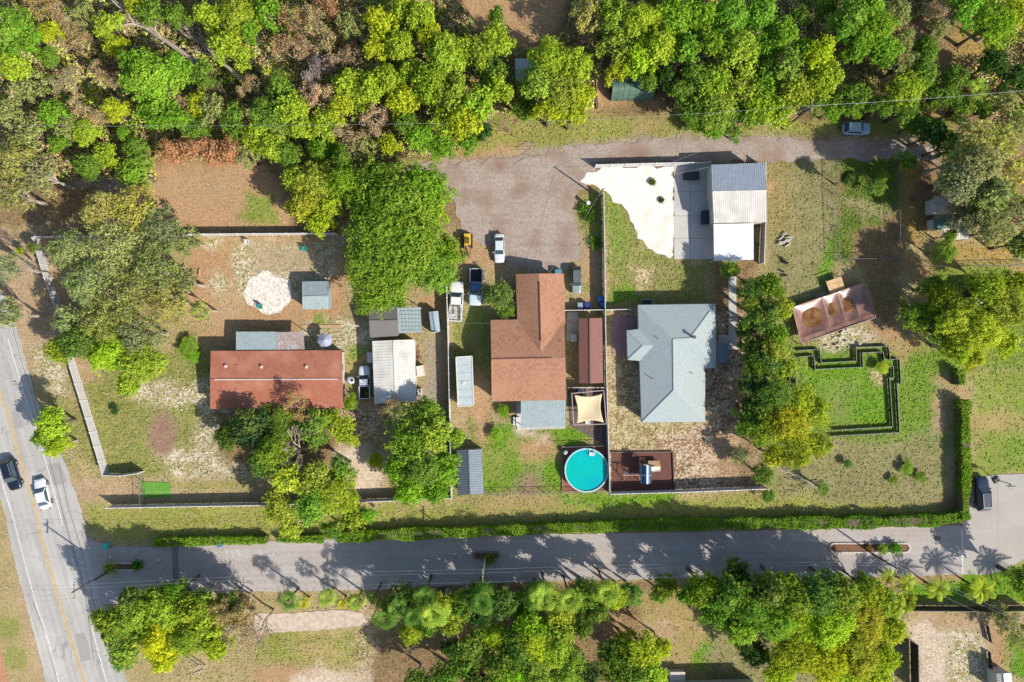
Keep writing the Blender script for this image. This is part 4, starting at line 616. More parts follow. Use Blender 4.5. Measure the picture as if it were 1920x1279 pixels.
# container
t = thing('storage_trailer', 'long pale grey storage trailer right of the white divider fence', 'trailer', W(871, 715, 0)); P = [W(x, y, 2.5) for x, y in ((855, 670), (885, 668), (888, 760), (859, 762))]
mb = MB().slab([P[3], P[2], P[1], P[0]], 2.0)
ribs(mb, P[0], P[3], P[2], P[1], 1.1, 0, .05, .03); mb.build('body', mat('trailer_skin', A(204, 214, 212), A(188, 200, 200), 1.5, .5, .05), t)
rim = MB()
for a, b in zip(P, P[1:] + P[:1]): rim.beam(a + Vector((0, 0, .02)), b + Vector((0, 0, .02)), .14, .08)
rim.build('top_rail', flat((240, 238, 230)), t); c = W(870, 718, 2.5); MB().box((c.x, c.y, 2.56), (.45, .45, .12)).build('roof_hatch', WHITE, t)
for i, (x, y) in enumerate(((858, 745), (886, 745), (856, 735), (884, 735))): p = W(x, y, 2.5); mb = MB(); mb.tube([(p.x - .12, p.y, .36), (p.x + .12, p.y, .36)], .36, 14); mb.build('wheel', BLACK, t)
# brown L-shaped house
he, hr = 2.9, 4.3; t = thing('house', 'brown shingled L-shaped house at the centre of the photo', 'house', W(990, 660, 0)); V = lambda x, y, h: W(x, y, h); mb = MB()
mb.slab([V(922, 753, he), V(1062, 750, he), V(1060, 671, hr), V(921, 673, hr)], .12); mb.slab([V(1058, 598, he), V(920, 600, he), V(921, 673, hr), V(1060, 671, hr)], .12)
hw = 4.15; mb.slab([V(967, 514, he), V(970, 606, he), V(1014, 660, hw), V(1011, 513, hw)], .12, 0); mb.slab([V(1057, 513, he), V(1011, 513, hw), V(1014, 660, hw), V(1060, 606, he)], .12, 0)
mb.build('roof', BRN, t)
MB().beam(V(922, 673, hr + .03), V(1034, 671, hr + .03), .16, .06).build('ridge_cap', flat((120, 76, 62)), t); MB().beam(V(1011, 528, hw + .03), V(1013.6, 640, hw + .03), .16, .06).build('ridge_cap', flat((104, 66, 56)), t)
def wallpoly(t, pts, h, wm, z0=0): MB().prism([(p.x, p.y) for p in pts], z0, h).build('walls', wm, t)
PW = [W(x, y, he) for x, y in ((925, 749), (1057, 746), (1053, 606), (1052, 520), (972, 521), (975, 604), (925, 605))]; wallpoly(t, PW, he - .12, WALLT)
for (a, b, hh, tp) in ((W(972, 519, he), W(1052, 518, he), he - .12, W(1011, 518, hw - .2)), (W(1058, 746, he), W(1056, 604, he), he - .12, W(1057, 671, hr - .2)), (W(925, 605, he), W(926, 749, he), he - .12, W(925, 673, hr - .2))):
    d = (b - a).normalized(); u = Vector((-d.y, d.x, 0)) * .12; MB().add([a, b, tp, a + u, b + u, tp + u], [(0, 1, 2), (5, 4, 3), (0, 3, 4, 1), (1, 4, 5, 2), (2, 5, 3, 0)]).build('gable_wall', WALLT, t)
for i in range(len(PW)):
    p, q = PW[i].copy(), PW[(i + 1) % len(PW)].copy(); p.z = q.z = 0; L = (q - p).length
    if L > 3: [opening(t, p, q, k, 1.55, 1.1, 1.0) for k in ((.25, .7) if L > 5 else (.5,))]
p = W(1047, 510, 1); MB().box((p.x, p.y, .5), (1.0, .8, .9)).build('air_conditioner', flat((90, 150, 170)), t)
t = awning('porch', 'pale blue corrugated porch roof below the brown house', 'porch', [(977, 751), (1061, 750), (1061, 799), (977, 802)], (2.7, 2.7, 2.45, 2.45), BLM, .3)
sheet('porch_slab', [(968, 752), (1058, 752), (1060, 804), (969, 806)], .1, conc2, th=.12)
p = W(968, 790, .5); t = thing('step', 'white side step left of the pale blue porch roof', 'step', (p.x, p.y, 0)); MB().box((p.x, p.y, .2), (.9, 1.2, .2)).box((p.x + .2, p.y, .38), (.5, 1.2, .16)).build('treads', WHITE, t)
gable('outbuilding', 'long narrow brown outbuilding between the two big houses', 'outbuilding', [(1085, 597), (1129, 596), (1131, 718), (1086, 719)], 2.4, ('y', (1106, 597), (1107, 719)), 3.0, BRNM, WALLT, 0, .15, win=True, door=3)
p = W(1076, 634, .8); t = thing('freezer', 'white chest freezer on the path by the brown outbuilding', 'freezer', (p.x, p.y, 0)); MB().box((p.x, p.y, .42), (.8, 1.1, .8)).build('body', WHITE, t); MB().box((p.x, p.y, .86), (.84, 1.14, .08)).build('lid', WHITE, t)
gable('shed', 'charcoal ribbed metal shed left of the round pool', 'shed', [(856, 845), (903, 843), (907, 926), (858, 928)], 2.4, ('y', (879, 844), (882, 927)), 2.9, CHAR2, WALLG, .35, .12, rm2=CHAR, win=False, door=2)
# grey hip roofed house
he, hr = 2.9, 4.5; t = thing('house', 'large house with pale grey shingled hip roof and black chimney pipe', 'house', W(1262, 680, 0)); mb = MB()
a, b, c, e, f, g, h2 = [W(x, y, he) for x, y in ((1196, 572), (1341, 570), (1343, 690), (1322, 691), (1322, 791), (1203, 792), (1199, 676))]
r1, r1b, r2 = W(1262, 636, hr), W(1294, 634, hr - .05), W(1263, 732, hr)
for fc in ([a, r1, r1b, b], [b, r1b, c], [c, r1b, r1, e], [e, r1, r2, f], [f, r2, g], [g, r2, r1, h2], [a, h2, r1]): mb.slab(fc[::-1], .12)
j, i_, k_, wr, we = W(1175, 620, he), W(1177, 675, he), W(1198, 617, he), W(1205, 648, 3.55), W(1230, 648, 3.6)
h3 = W(1201, 677, he)
for fc in ([j, wr, k_], [k_, wr, we], [j, i_, wr], [i_, h3, we, wr]): mb.slab(fc if fc[0] is i_ or fc[1] is i_ else fc[::-1], .1)
mb.build('roof', GRS, t)
for p, q in ((r1, r2), (r1, r1b), (r1b, b), (r2, f), (r2, g), (wr, i_), (wr, j)): MB().beam(p + Vector((0, 0, .03)), q + Vector((0, 0, .03)), .14, .05).build('ridge_cap', flat((176, 186, 186)), t)
gut = MB()
for p, q in ((a, b), (b, c), (e, f), (f, g), (g, h2)): gut.beam(p - Vector((0, 0, .1)), q - Vector((0, 0, .1)), .1, .1)
gut.build('gutter', flat((150, 162, 170)), t)
PW = [W(x, y, he) for x, y in ((1207, 787), (1318, 786), (1318, 686), (1338, 686), (1337, 575), (1200, 576), (1200, 622), (1180, 624), (1181, 671), (1204, 671))]; wallpoly(t, PW, he - .12, WALLG)
for i in range(len(PW)):
    p, q = PW[i].copy(), PW[(i + 1) % len(PW)].copy(); p.z = q.z = 0; L = (q - p).length
    if L > 3: [opening(t, p, q, k, 1.55, 1.1, 1.0) for k in ((.2, .5, .8) if L > 7 else (.5,))]
p = W(1299, 632, 4.3); ch = MB().cyl((p.x, p.y, 4.2), .17, .95, 12).build('chimney', BLACK, t); MB().cyl((p.x, p.y, 5.15), .26, .1, 12).build('cap', flat((90, 94, 98)), ch)
for x, y in ((1223, 710), (1297, 700), (1232, 634)): p = W(x, y, 3.8); MB().cyl((p.x, p.y, 3.3), .06, .75, 8).build('vent_pipe', DARKM, t)
p = W(1214, 567, 1); t = thing('grill', 'dark barbecue frame behind the grey shingled house', 'grill', (p.x, p.y, 0)); MB().box((p.x, p.y, .75), (1.2, .7, .35)).build('body', BLACK, t); fr = MB(); [fr.beam((p.x + sx * .8, p.y + sy * .4, 0), (p.x + sx * .8, p.y + sy * .4, 1.5), .06) for sx in (-1, 1) for sy in (-1, 1)]; fr.beam((p.x - .8, p.y + .4, 1.5), (p.x + .8, p.y + .4, 1.5), .06); fr.beam((p.x + .8, p.y - .4, 1.5), (p.x + .8, p.y + .4, 1.5), .06); fr.build('frame', STEEL, t)
awning('awning', 'small shaded flat awning at the east side of the grey house', 'awning', [(1344, 644), (1366, 643), (1367, 680), (1345, 682)], (2.3, 2.2, 2.2, 2.3), CHAR2, 0)
# metal garage
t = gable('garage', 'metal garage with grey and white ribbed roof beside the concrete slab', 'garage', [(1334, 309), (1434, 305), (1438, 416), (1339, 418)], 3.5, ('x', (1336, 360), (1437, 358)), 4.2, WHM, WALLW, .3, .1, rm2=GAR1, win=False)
for y in (340, 377): p = W(1331, y, 1.2); MB().box((p.x - .06, p.y, 1.2), (.1, 2.3, 2.2)).build('roller_door', flat((200, 202, 204)), t)
awning('carport', 'bright white flat carport roof attached below the metal garage', 'carport', [(1338, 420), (1413, 419), (1413, 487), (1339, 489)], (2.9, 2.9, 2.8, 2.8), mat('white_carport', A(252, 252, 250), A(244, 244, 242), 1, .4), 0)
for x, y, s, lb in ((1323, 408, (1.2, 1.9, .9), 'dark covered box on the grey slab by the garage wall'), (1296, 330, (2.2, 1.1, .8), 'dark patio furniture set at the top of the grey slab'), (1420, 440, (.5, 2.2, .5), 'timber plank stack between carport and fence')):
    p = W(x, y, .5); tt = thing('storage_box', lb, 'box', (p.x, p.y, 0)); cm_ = WOOD if 'timber' in lb else flat((58, 60, 66)); MB().box((p.x, p.y, s[2] / 2 + .01), (s[0], s[1], s[2]), top=.96).build('body', cm_, tt); MB().box((p.x, p.y, s[2] + .04), (s[0] * 1.03, s[1] * 1.03, .06)).build('lid', cm_, tt)
# sheds hidden under trees
gable('shed', 'blue grey shed roof half hidden by the tree above the gravel lane', 'shed', [(966, 110), (1007, 110), (1008, 150), (967, 152)], 2.5, ('x', (966, 130), (1008, 130)), 3.0, BLM, WALLG, .3, win=False)
gable('shed', 'white shed roof poking out under the olive tree at the right', 'shed', [(1750, 368), (1800, 366), (1802, 400), (1751, 402)], 2.6, ('x', (1750, 385), (1802, 384)), 3.1, WHM, WALLW, .3, win=False)
gable('shed', 'pale green shed roof below the white shed at the right', 'shed', [(1750, 406), (1782, 405), (1783, 430), (1751, 431)], 2.2, ('x', (1750, 418), (1783, 417)), 2.5, mat('green_metal', A(128, 164, 148), A(112, 148, 132)), WALLW, 0, win=False)
awning('carport', 'white corrugated carport roof lowest under the olive tree', 'carport', [(1765, 428), (1816, 424), (1818, 448), (1768, 451)], (2.4, 2.4, 2.3, 2.3), WHM, .3)
gable('shed', 'pale roof patch under the lime tree at the right edge', 'shed', [(1832, 536), (1872, 534), (1874, 570), (1834, 572)], 2.3, ('x', (1832, 553), (1874, 552)), 2.8, WHM, WALLW, .3, win=False)
gable('shed', 'white roof cut by the bottom right corner of the photo', 'shed', [(1868, 1264), (1896, 1262), (1900, 1300), (1872, 1302)], 2.4, ('y', (1882, 1263), (1886, 1301)), 2.8, WHM, WALLW, .3, .1, win=False)
gable('house', 'dark roofed house cut by the bottom edge of the photo', 'house', [(1262, 1290), (1425, 1286), (1428, 1400), (1264, 1402)], 2.8, ('x', (1262, 1345), (1428, 1342)), 4, DGS, WALLW, 0, win=True)
p = W(1270, 1268, 1); t = thing('storage_box', 'pale square slab roofed box at the bottom edge', 'box', (p.x, p.y, 0)); MB().box((p.x, p.y, .6), (2, 1.3, 1.2)).build('body', WALLW, t); MB().box((p.x, p.y, 1.24), (2.2, 1.5, .08)).build('lid', flat((220, 208, 198)), t)
# tunnel tent
t = thing('tunnel_tent', 'dark green ribbed tunnel tent at the edge of the wood', 'tent', W(1182, 170, 0)); a = W(1145, 170, 0); b = W(1222, 168, 0); d = (b - a); mb = MB(); n = 14; m_ = 6; r = 1.55; hh = 2.3
gr = mat('green_canvas', A(98, 128, 110), A(84, 112, 96), 1.5, .6, .1)
for s in range(7):
    P = []
    for e in (s / 7, (s + .985) / 7):
        for k in range(n + 1): an = math.pi * k / n; P.append((a.x + d.x * e, a.y + d.y * e - math.cos(an) * r, math.sin(an) * hh * (1 - .02 * abs(math.sin(e * 21.99)))))
    mb.add(P, [(k, k + 1, n + 2 + k, n + 1 + k) for k in range(n)])
mb.build('canopy', gr, t)
for s in range(8):
    e = s / 7; MB().tube([(a.x + d.x * e, a.y + d.y * e - math.cos(math.pi * k / n) * (r + .03), math.sin(math.pi * k / n) * (hh + .03)) for k in range(n + 1)], .035, 5).build('hoop', flat((120, 150, 136)), t)
mb = MB(); mb.add([(b.x, b.y - math.cos(math.pi * k / n) * r, math.sin(math.pi * k / n) * hh) for k in range(n + 1)], [tuple(range(n + 1))]); mb.build('end_wall', gr, t)
# ---------------- fences ----------------
def fence(pts, h, label, style='vinyl', name='fence', cat='fence', step=2.4, group=None, cols=None):
    P = [W(x, y, h) for x, y in pts]; t = thing(name, label, cat, (P[0].x, P[0].y, 0), group); pan = MB(); rail = MB(); pc = flat((240, 236, 232)); k = 0; last = None
    mt = {'vinyl': (flat((226, 222, 220)), pc), 'chain': (GREYM, GREYM), 'black': (BLACK, flat((150, 152, 150))), 'wood': (WOOD, WOOD), 'dark': (flat((70, 62, 56)), flat((84, 76, 68)))}[style]
    for a, b in zip(P[:-1], P[1:]):
        L = (b - a).length; d = (b - a) / L; ang = math.atan2(d.y, d.x); c = (a + b) / 2
        if style == 'chain':
            rail.beam((a.x, a.y, h - .03), (b.x, b.y, h - .03), .05); rail.beam((a.x, a.y, .12), (b.x, b.y, .12), .02); nn = int(L / .25)
            for i in range(nn):
                p = a + d * (i + .5) * L / nn; pan.beam((p.x - d.x * .12, p.y - d.y * .12, .1), (p.x + d.x * .12, p.y + d.y * .12, h - .05), .008); pan.beam((p.x + d.x * .12, p.y + d.y * .12, .1), (p.x - d.x * .12, p.y - d.y * .12, h - .05), .008)
        else:
            pan.box((c.x, c.y, (h - .04) / 2 + (.03 if style != 'black' else 0)), (L, .04, h - .1), ang); rail.box((c.x, c.y, h - .02), (L, .09 if style != 'black' else .07, .07), ang)
            if style == 'vinyl': pan.box((c.x, c.y, .15), (L, .08, .12), ang)
        nn = max(1, round(L / step))
        for i in range(nn + 1):
            p = a + d * (i * L / nn)
            if last and (p - last).length < .3: continue
            last = p.copy(); w_ = {'vinyl': .14, 'chain': .06, 'black': .07, 'wood': .12, 'dark': .1}[style]; ps = MB().box((p.x, p.y, (h + .06) / 2 - .02), (w_, w_, h + .1), ang)
            if style == 'vinyl': ps.box((p.x, p.y, h + .09), (w_ + .05, w_ + .05, .06), ang, top=.6)
            if style == 'black': u = Vector((-d.y, d.x, 0)) * .35; ps.beam((p.x, p.y, h * .8), (p.x + u.x, p.y + u.y, .02), .04)
            if k < 95: ps.build('post', mt[1], t)
            k += 1
    pan.build('panel', mt[0], t); rail.build('rail', mt[1], t); return t
fence([(64, 444), (350, 439), (628, 437)], 1.7, 'white vinyl fence along the top of the left yard')
fence([(60, 446), (82, 520), (108, 590), (130, 688)], 1.8, 'upper white fence run beside the main road under the olive trees')
fence([(130, 688), (160, 784), (192, 892)], 1.8, 'lower diagonal white fence run beside the main road')
fence([(192, 892), (224, 893), (258, 888)], 1.8, 'short white fence return above the dirt drive entrance')
fence([(200, 953), (480, 948), (700, 941), (845, 935)], 1.9, 'long white fence along the bottom of the left yard')
fence([(837, 530), (840, 640), (843, 790), (846, 933)], 1.8, 'white divider fence running down left of the storage trailer')
fence([(1132, 362), (1134, 470), (1135, 582), (1138, 727)], 1.8, 'upper white divider fence between the two big houses')
fence([(1138, 728), (1141, 830), (1144, 926)], 1.8, 'lower white divider fence between pool and mulch playground')
fence([(1145, 927), (1290, 923), (1440, 917)], 1.9, 'white fence along the bottom of the leaf strewn yard')
fence([(1060, 582), (1132, 581)], 1.6, 'thin white fence above the long brown outbuilding'); fence([(1138, 581), (1182, 580)], 1.6, 'thin white fence stub left of the grey shingled house')
fence([(1118, 309), (1230, 306), (1332, 304)], 1.8, 'white fence between the gravel lane and white gravel yard'); fence([(1436, 304), (1436, 420), (1433, 492)], 2.0, 'tall white fence along the right side of the metal garage')
fence([(1066, 727), (1137, 727)], 1.5, 'short white fence above the cream shade sail')
fence([(257, 889), (262, 949)], 1.8, 'grey chain link gate across the dirt drive', 'chain', 'gate', 'gate', 1.6)
fence([(905, 928), (1020, 926), (1143, 922)], 1.1, 'low chain link fence below the charcoal shed and pool', 'chain'); fence([(1053, 839), (1143, 836)], 1.1, 'thin rail fence above the pool deck', 'chain')
fence([(1570, 300), (1572, 390), (1575, 486)], 1.5, 'left dark chain link fence in the shaded paddock', 'chain', cat='fence'); fence([(1688, 300), (1689, 483)], 1.5, 'right dark chain link fence in the shaded paddock', 'chain'); fence([(1575, 486), (1690, 484)], 1.5, 'lower dark chain link fence closing the shaded paddock', 'chain')
fence([(1700, 500), (1820, 498), (1935, 496)], 1.2, 'low fence crossing above the lime tree at the right edge', 'chain')
fence([(1714, 1146), (1820, 1147), (1935, 1146)], 2.1, 'dark fence right of the slim palms below the driveway', 'dark'); fence([(1694, 1192), (1722, 1210), (1724, 1300)], 2.2, 'dark fence beside the sandy drive at the bottom right', 'dark')
fence([(1118, 152), (1122, 200)], 1.2, 'rough timber rails left of the tunnel tent', 'wood')
ob = lambda L: [(x / 4 + 1440, y / 4 + 640) for x, y in L]
fence(ob([(228, 70), (388, 60), (398, 162), (664, 148), (660, 45), (905, 38), (918, 135), (988, 135), (998, 318), (968, 320), (988, 685), (480, 712)]), .6, 'outer low black edging with pale top rail around the lawn', 'black', 'low_fence', 'edging', 1.0)
fence(ob([(230, 118), (345, 108), (354, 211), (714, 194), (708, 86), (865, 80), (878, 186), (940, 188), (942, 272), (912, 276), (936, 640), (510, 667)]), .6, 'inner low black edging with pale top rail around the lawn', 'black', 'low_fence', 'edging', 1.0)
fence(ob([(158, 165), (166, 365)]), .6, 'outer short black edging strip left of the lawn', 'black', 'low_fence', 'edging', 1.0); fence(ob([(205, 160), (212, 362)]), .6, 'inner short black edging strip left of the lawn', 'black', 'low_fence', 'edging', 1.0)
for x0, y0, x1, y1, lb in ((1854, 1175, 1861, 1206, 'upper dark low wall by the sandy lot at lower right'), (1858, 1225, 1861, 1257, 'lower dark low wall by the sandy lot at lower right')):
    fence([(x0, y0), (x1, y1)], .8, lb, 'dark', 'low_wall', 'low wall', 1.2)
# islands
def island(cx, cy, a, b, label, plants=True, brick=True):
    c = W(cx, cy, 0); t = thing('road_island', label, 'road island', c); n = 40; A_ = a * S; B_ = b * S; pts = []
    for i in range(n):
        an = 2 * math.pi * i / n; x = math.cos(an) * B_ + math.copysign(max(0, A_ - B_), math.cos(an)); pts.append((c.x + x, c.y + math.sin(an) * B_))
    MB().prism(pts, 0, .1).build('soil', mat('red_mulch', A(150, 104, 80), A(112, 80, 62), 5, .95, .5), t)
    k = MB(); per = [(Vector((*pts[i], 0)), Vector((*pts[(i + 1) % n], 0))) for i in range(n)]
    for p, q in per:
        L = (q - p).length; m_ = max(1, round(L / .3)); d = (q - p) / m_
        for s in range(m_): m0 = p + d * (s + .5); k.box((m0.x, m0.y, .09), (d.length * .88, .24, .2), math.atan2(d.y, d.x), top=.9)
    k.build('kerb', flat((226, 212, 196)) if brick else flat((150, 146, 130)), t); return t
island(1630, 1027, 75, 8.5, 'long brick edged road island at the right end of the lane'); island(912, 1041, 24, 6, 'small oval road island in the middle of the lane', brick=False); island(230, 1062, 34, 6.5, 'narrow road island at the left end of the lane')
def tuft(px, py, r, h, col, label, n=500, group='low plants'):
    p = W(px, py, h * .6); t = thing('shrub', label, 'shrub', (p.x, p.y, 0), group); q = nrng.normal(size=(n, 3)) * np.array([r, r, h * .3]) * .42 + np.array([0, 0, h * .6]); q[:, 2] = np.abs(q[:, 2]) + .05
    lv = np.stack([nrng.random(n)] * 3, 1); o = bpy.data.objects.new('foliage', quads('foliage', q, nrng.normal(size=(n, 3)) + [0, 0, .5], .16 * nrng.uniform(.6, 1.3, n), lv, [LM], 1.9)); C.objects.link(o); o.parent = t; o.color = (*LC(col), 1)
    st = MB(); [st.tube([(p.x, p.y, 0), (p.x + math.cos(a) * r * .4, p.y + math.sin(a) * r * .4, h * .7)], .03, 4) for a in (0, 2.1, 4.2)]; st.build('stem', BARK, t)
for a in ((1655, 1030, .8, 1.2, (140, 176, 60), 'yellowish shrub right of centre in the long island'), (1681, 1028, 1.0, 1.3, (96, 156, 44), 'green shrub near the right end of the long island'), (1628, 1026, .5, .5, (150, 120, 70), 'small dry shrub in the middle of the long island'), (205, 1067, 1.3, 1.6, (150, 160, 60), 'spiky yellow green shrub at the left island tip'), (258, 1060, .9, .8, (70, 130, 40), 'green shrub at the right tip of the left island'), (918, 1050, 1.0, 1.8, (120, 140, 60), 'sparse shrub on the small oval island'), (1106, 405, 1.2, 1.0, (70, 110, 40), 'dark weeds beside the upper white divider fence'), (1098, 392, .9, .8, (110, 150, 50), 'green weeds at the edge of the gravel yard'), (1223, 341, .5, .4, (120, 130, 60), 'lone weed tuft on the white gravel'), (1240, 375, .35, .3, (90, 110, 60), 'tiny weed tuft on the white gravel'), (1118, 455, 1.0, .7, (104, 150, 50), 'low weeds lower along the gravel yard edge'), (1090, 745, .6, .8, (110, 170, 60), 'potted plants above the cream shade sail'), (688, 738, .8, .8, (90, 130, 50), 'shrub between red roof and white ribbed roof')): tuft(*a)
# ---------------- vehicles ----------------
def vehicle(kind, label, cat, px, py, ang, L, wd, hh, col, roofc=None, bedc=None, group=None):
    t = thing(cat.replace(' ', '_'), label, cat, (0, 0, 0), group); pm = mat('paint', A(*col), tuple(v * .97 for v in A(*col)), 1, .25, spec=.6); h = wd / 2; zb, zt = .28, {'sedan': .88, 'suv': 1.02, 'pickup': 1.0}[kind]; hl = L / 2
    end = -hl if kind != 'pickup' else hl - L * .62
    ys = [hl, hl - .12, hl - .45, hl - 1.1, hl - L * .3, 0, -hl * .45, -hl + .45, -hl + .12, -hl]; ws = [.62, .82, .95, 1, 1, 1, 1, .96, .84, .66]; ts = [.72, .82, .88, .95, 1, 1, 1, 1, .93, .8]
    if kind == 'pickup': ys = [hl, hl - .12, hl - .45, hl - 1.0, hl - L * .28, hl - L * .4, end]; ws = [.7, .86, .97, 1, 1, 1, 1]; ts = [.8, .9, .96, 1, 1.03, 1.03, 1.03]
    mb = MB(); n = 12
    for y, w_, tz in zip(ys, ws, ts):
        q = h * w_; z = zt * tz; half = [(q * .85, zb), (q, zb + .15), (q, z * .72), (q * .94, z - .05), (q * .7, z), (q * .25, z + .02)]
        for x, zz in half: mb.v.append((x, y, zz))
        for x, zz in half[::-1]: mb.v.append((-x, y, zz))
    for i in range(len(ys) - 1):
        for j in range(n): mb.f.append((i * n + j, i * n + (j + 1) % n, (i + 1) * n + (j + 1) % n, (i + 1) * n + j)); mb.m.append(0)
    mb.f += [tuple(range(n))[::-1], tuple(range((len(ys) - 1) * n, len(ys) * n))]; mb.m += [0, 0]; mb.build('body', pm, t, True)
    y0, y1, y2, y3 = {'sedan': (hl - L * .28, -hl + L * .13, hl - L * .42, -hl + L * .27), 'suv': (hl - L * .28, -hl + .12, hl - L * .42, -hl + .62), 'pickup': (hl - L * .27, end + .02, hl - L * .4, end + .2)}[kind]
    B = [(-h * .92, y1, zt - .04), (h * .92, y1, zt - .04), (h * .92, y0, zt - .04), (-h * .92, y0, zt - .04)]; rw = .74; T_ = [(-h * rw, y3, hh - .06), (h * rw, y3, hh - .06), (h * rw, y2, hh - .06), (-h * rw, y2, hh - .06)]; T2 = [(x * .88, y3 + (.12 if i < 2 else -.12) if False else y * .97 + (y3 + y2) * .015, hh) for i, (x, y, z) in enumerate(T_)]
    cb = MB().add(B + T_ + T2, [(0, 1, 5, 4), (1, 2, 6, 5), (2, 3, 7, 6), (3, 0, 4, 7), (4, 5, 9, 8), (5, 6, 10, 9), (6, 7, 11, 10), (7, 4, 8, 11), (8, 9, 10, 11)]); cb.build('roof', mat('roof_paint', A(*roofc), A(*roofc), 1, .3, spec=.6) if roofc else pm, t)
    rb_ = t.children[-1] if False else [o_ for o_ in t.children if o_.name.startswith('roof')][0]; bv = rb_.modifiers.new('Bevel', 'BEVEL'); bv.width = .07; bv.segments = 3
    def pane(nm, ix, ins=.1):
        P = [Vector((B + T_)[i]) for i in ix]; c = sum(P, Vector()) / 4; nr = (P[1] - P[0]).cross(P[3] - P[0]).normalized()
        if nr.dot(c - Vector((0, (y0 + y1) / 2, zt))) < 0: nr = -nr
        MB().add([p.lerp(c, ins) + nr * .02 for p in P], [(0, 1, 2, 3)]).build(nm, GLASS, t)
    pane('windshield', (2, 3, 7, 6)); pane('rear_window', (0, 1, 5, 4)); pane('side_window', (1, 2, 6, 5), .14); pane('side_window', (3, 0, 4, 7), .14)
    for sx in (-1, 1):
        for y in (hl - L * .19, -hl + L * .2):
            wl = MB().tube([(sx * (h - .2), y, .34), (sx * (h + .01), y, .34)], .34, 16).build('wheel', BLACK, t); MB().tube([(sx * (h + .005), y, .34), (sx * (h + .025), y, .34)], .2, 12).build('rim', STEEL, wl)
        MB().box((sx * h * .6, hl - .1, .64), (.34, .14, .14)).build('headlight', flat((230, 232, 236), .2), t); MB().box((sx * h * .72, -hl + .05, .78), (.26, .1, .16)).build('tail_light', flat((160, 30, 28), .3), t); MB().box((sx * (h + .08), y0 - .28, zt + .06), (.2, .12, .13)).build('mirror', pm, t)
    if kind == 'suv':
        for sx in (-1, 1): MB().beam((sx * h * .62, y2 - .2, hh + .04), (sx * h * .62, y3 + .2, hh + .04), .05).build('roof_rail', STEEL, t)
    if kind == 'pickup':
        yb0, yb1 = end, -hl; bl = yb0 - yb1; bm = mat('bed_liner', A(*(bedc or (60, 60, 62))), A(*(bedc or (60, 60, 62))), 1, .7); MB().box((0, (yb0 + yb1) / 2, .55), (wd * .93, bl, .12)).build('bed_floor', bm, t); wl = MB()
        for sx in (-1, 1): wl.box((sx * (h - .07), (yb0 + yb1) / 2, .74), (.14, bl - .01, .6))
        wl.box((0, yb0 - .04, .74), (wd - .28, .08, .6)); wl.build('bed_wall', pm, t); MB().box((0, yb1 + .05, .74), (wd - .28, .09, .58)).build('tailgate', pm, t)
    p = W(px, py, hh * .6); t.location = (p.x, p.y, .025); t.rotation_euler = (0, 0, R_(ang)); return t
# ang 0 = nose up the picture, 180 = down
vehicle('suv', 'dark navy suv driving down the left lane of the main road', 'suv', 19, 890, 180 + 17, 4.8, 1.95, 1.7, (30, 38, 52))
vehicle('sedan', 'white sedan driving up the main road', 'sedan', 78, 927, 14, 4.6, 1.85, 1.45, (246, 246, 246))
vehicle('sedan', 'silver white sedan parked alone on the gravel yard', 'sedan', 936, 465, 181, 4.35, 1.6, 1.5, (222, 230, 232))
vehicle('pickup', 'white pickup with ladder rack beside the white divider fence', 'pickup truck', 855, 565, -3, 6.0, 2.05, 1.75, (244, 242, 236), bedc=(214, 208, 196))
t = vehicle('pickup', 'white and blue pickup with a dark open bed, tail to the lane', 'pickup truck', 892, 538, 178, 5.5, 1.95, 1.75, (214, 230, 238), roofc=(58, 112, 158), bedc=(36, 40, 48))
t = vehicle('suv', 'old grey green jeep parked right of the brown house', 'jeep', 1081, 525, 181, 4.1, 1.5, 1.6, (150, 160, 156), roofc=(104, 112, 112))
t = vehicle('pickup', 'white pickup with black bed between red and white roofs', 'pickup truck', 683, 717, 1, 4.9, 1.7, 1.6, (226, 234, 240), bedc=(34, 32, 32)); o = MB().cyl((0, -1.5, .62), .38, .22, 18).cyl((0, -1.5, .84), .2, .02, 14).build('spare_wheel', flat((92, 80, 62)), t)
vehicle('suv', 'light blue silver suv parked on the upper lane verge', 'suv', 1607, 240, -91, 4.1, 1.85, 1.6, (178, 208, 226))
vehicle('suv', 'dark navy suv parked on the pale concrete driveway', 'suv', 1845, 927, 3, 5.1, 1.95, 1.8, (34, 46, 72))
vehicle('sedan', 'blue car hidden under the tree by the bottom fence', 'car', 797, 898, 88, 4.2, 1.7, 1.45, (120, 160, 190))
rk = thing('ladder_rack', 'ladder rack standing in the bed of the fence side white pickup', 'rack', W(855, 583, 0)); c = W(855, 583, 1.1); mb = MB()
for dx in (-.7, 0, .7): mb.beam((c.x + dx, c.y - 1.4, 1.35), (c.x + dx, c.y + 1.4, 1.35), .06)
for dy in (-1.4, -.5, .5, 1.4): mb.beam((c.x - .8, c.y + dy, 1.3), (c.x + .8, c.y + dy, 1.3), .06); [mb.beam((c.x + s * .78, c.y + dy, 1.05), (c.x + s * .78, c.y + dy, 1.3), .05) for s in (-1, 1)]
mb.build('bars', WHITE, rk); mb = MB().box((c.x + .35, c.y, 1.42), (.28, 2.2, .08)); mb.build('ladder', flat((120, 116, 110)), rk)
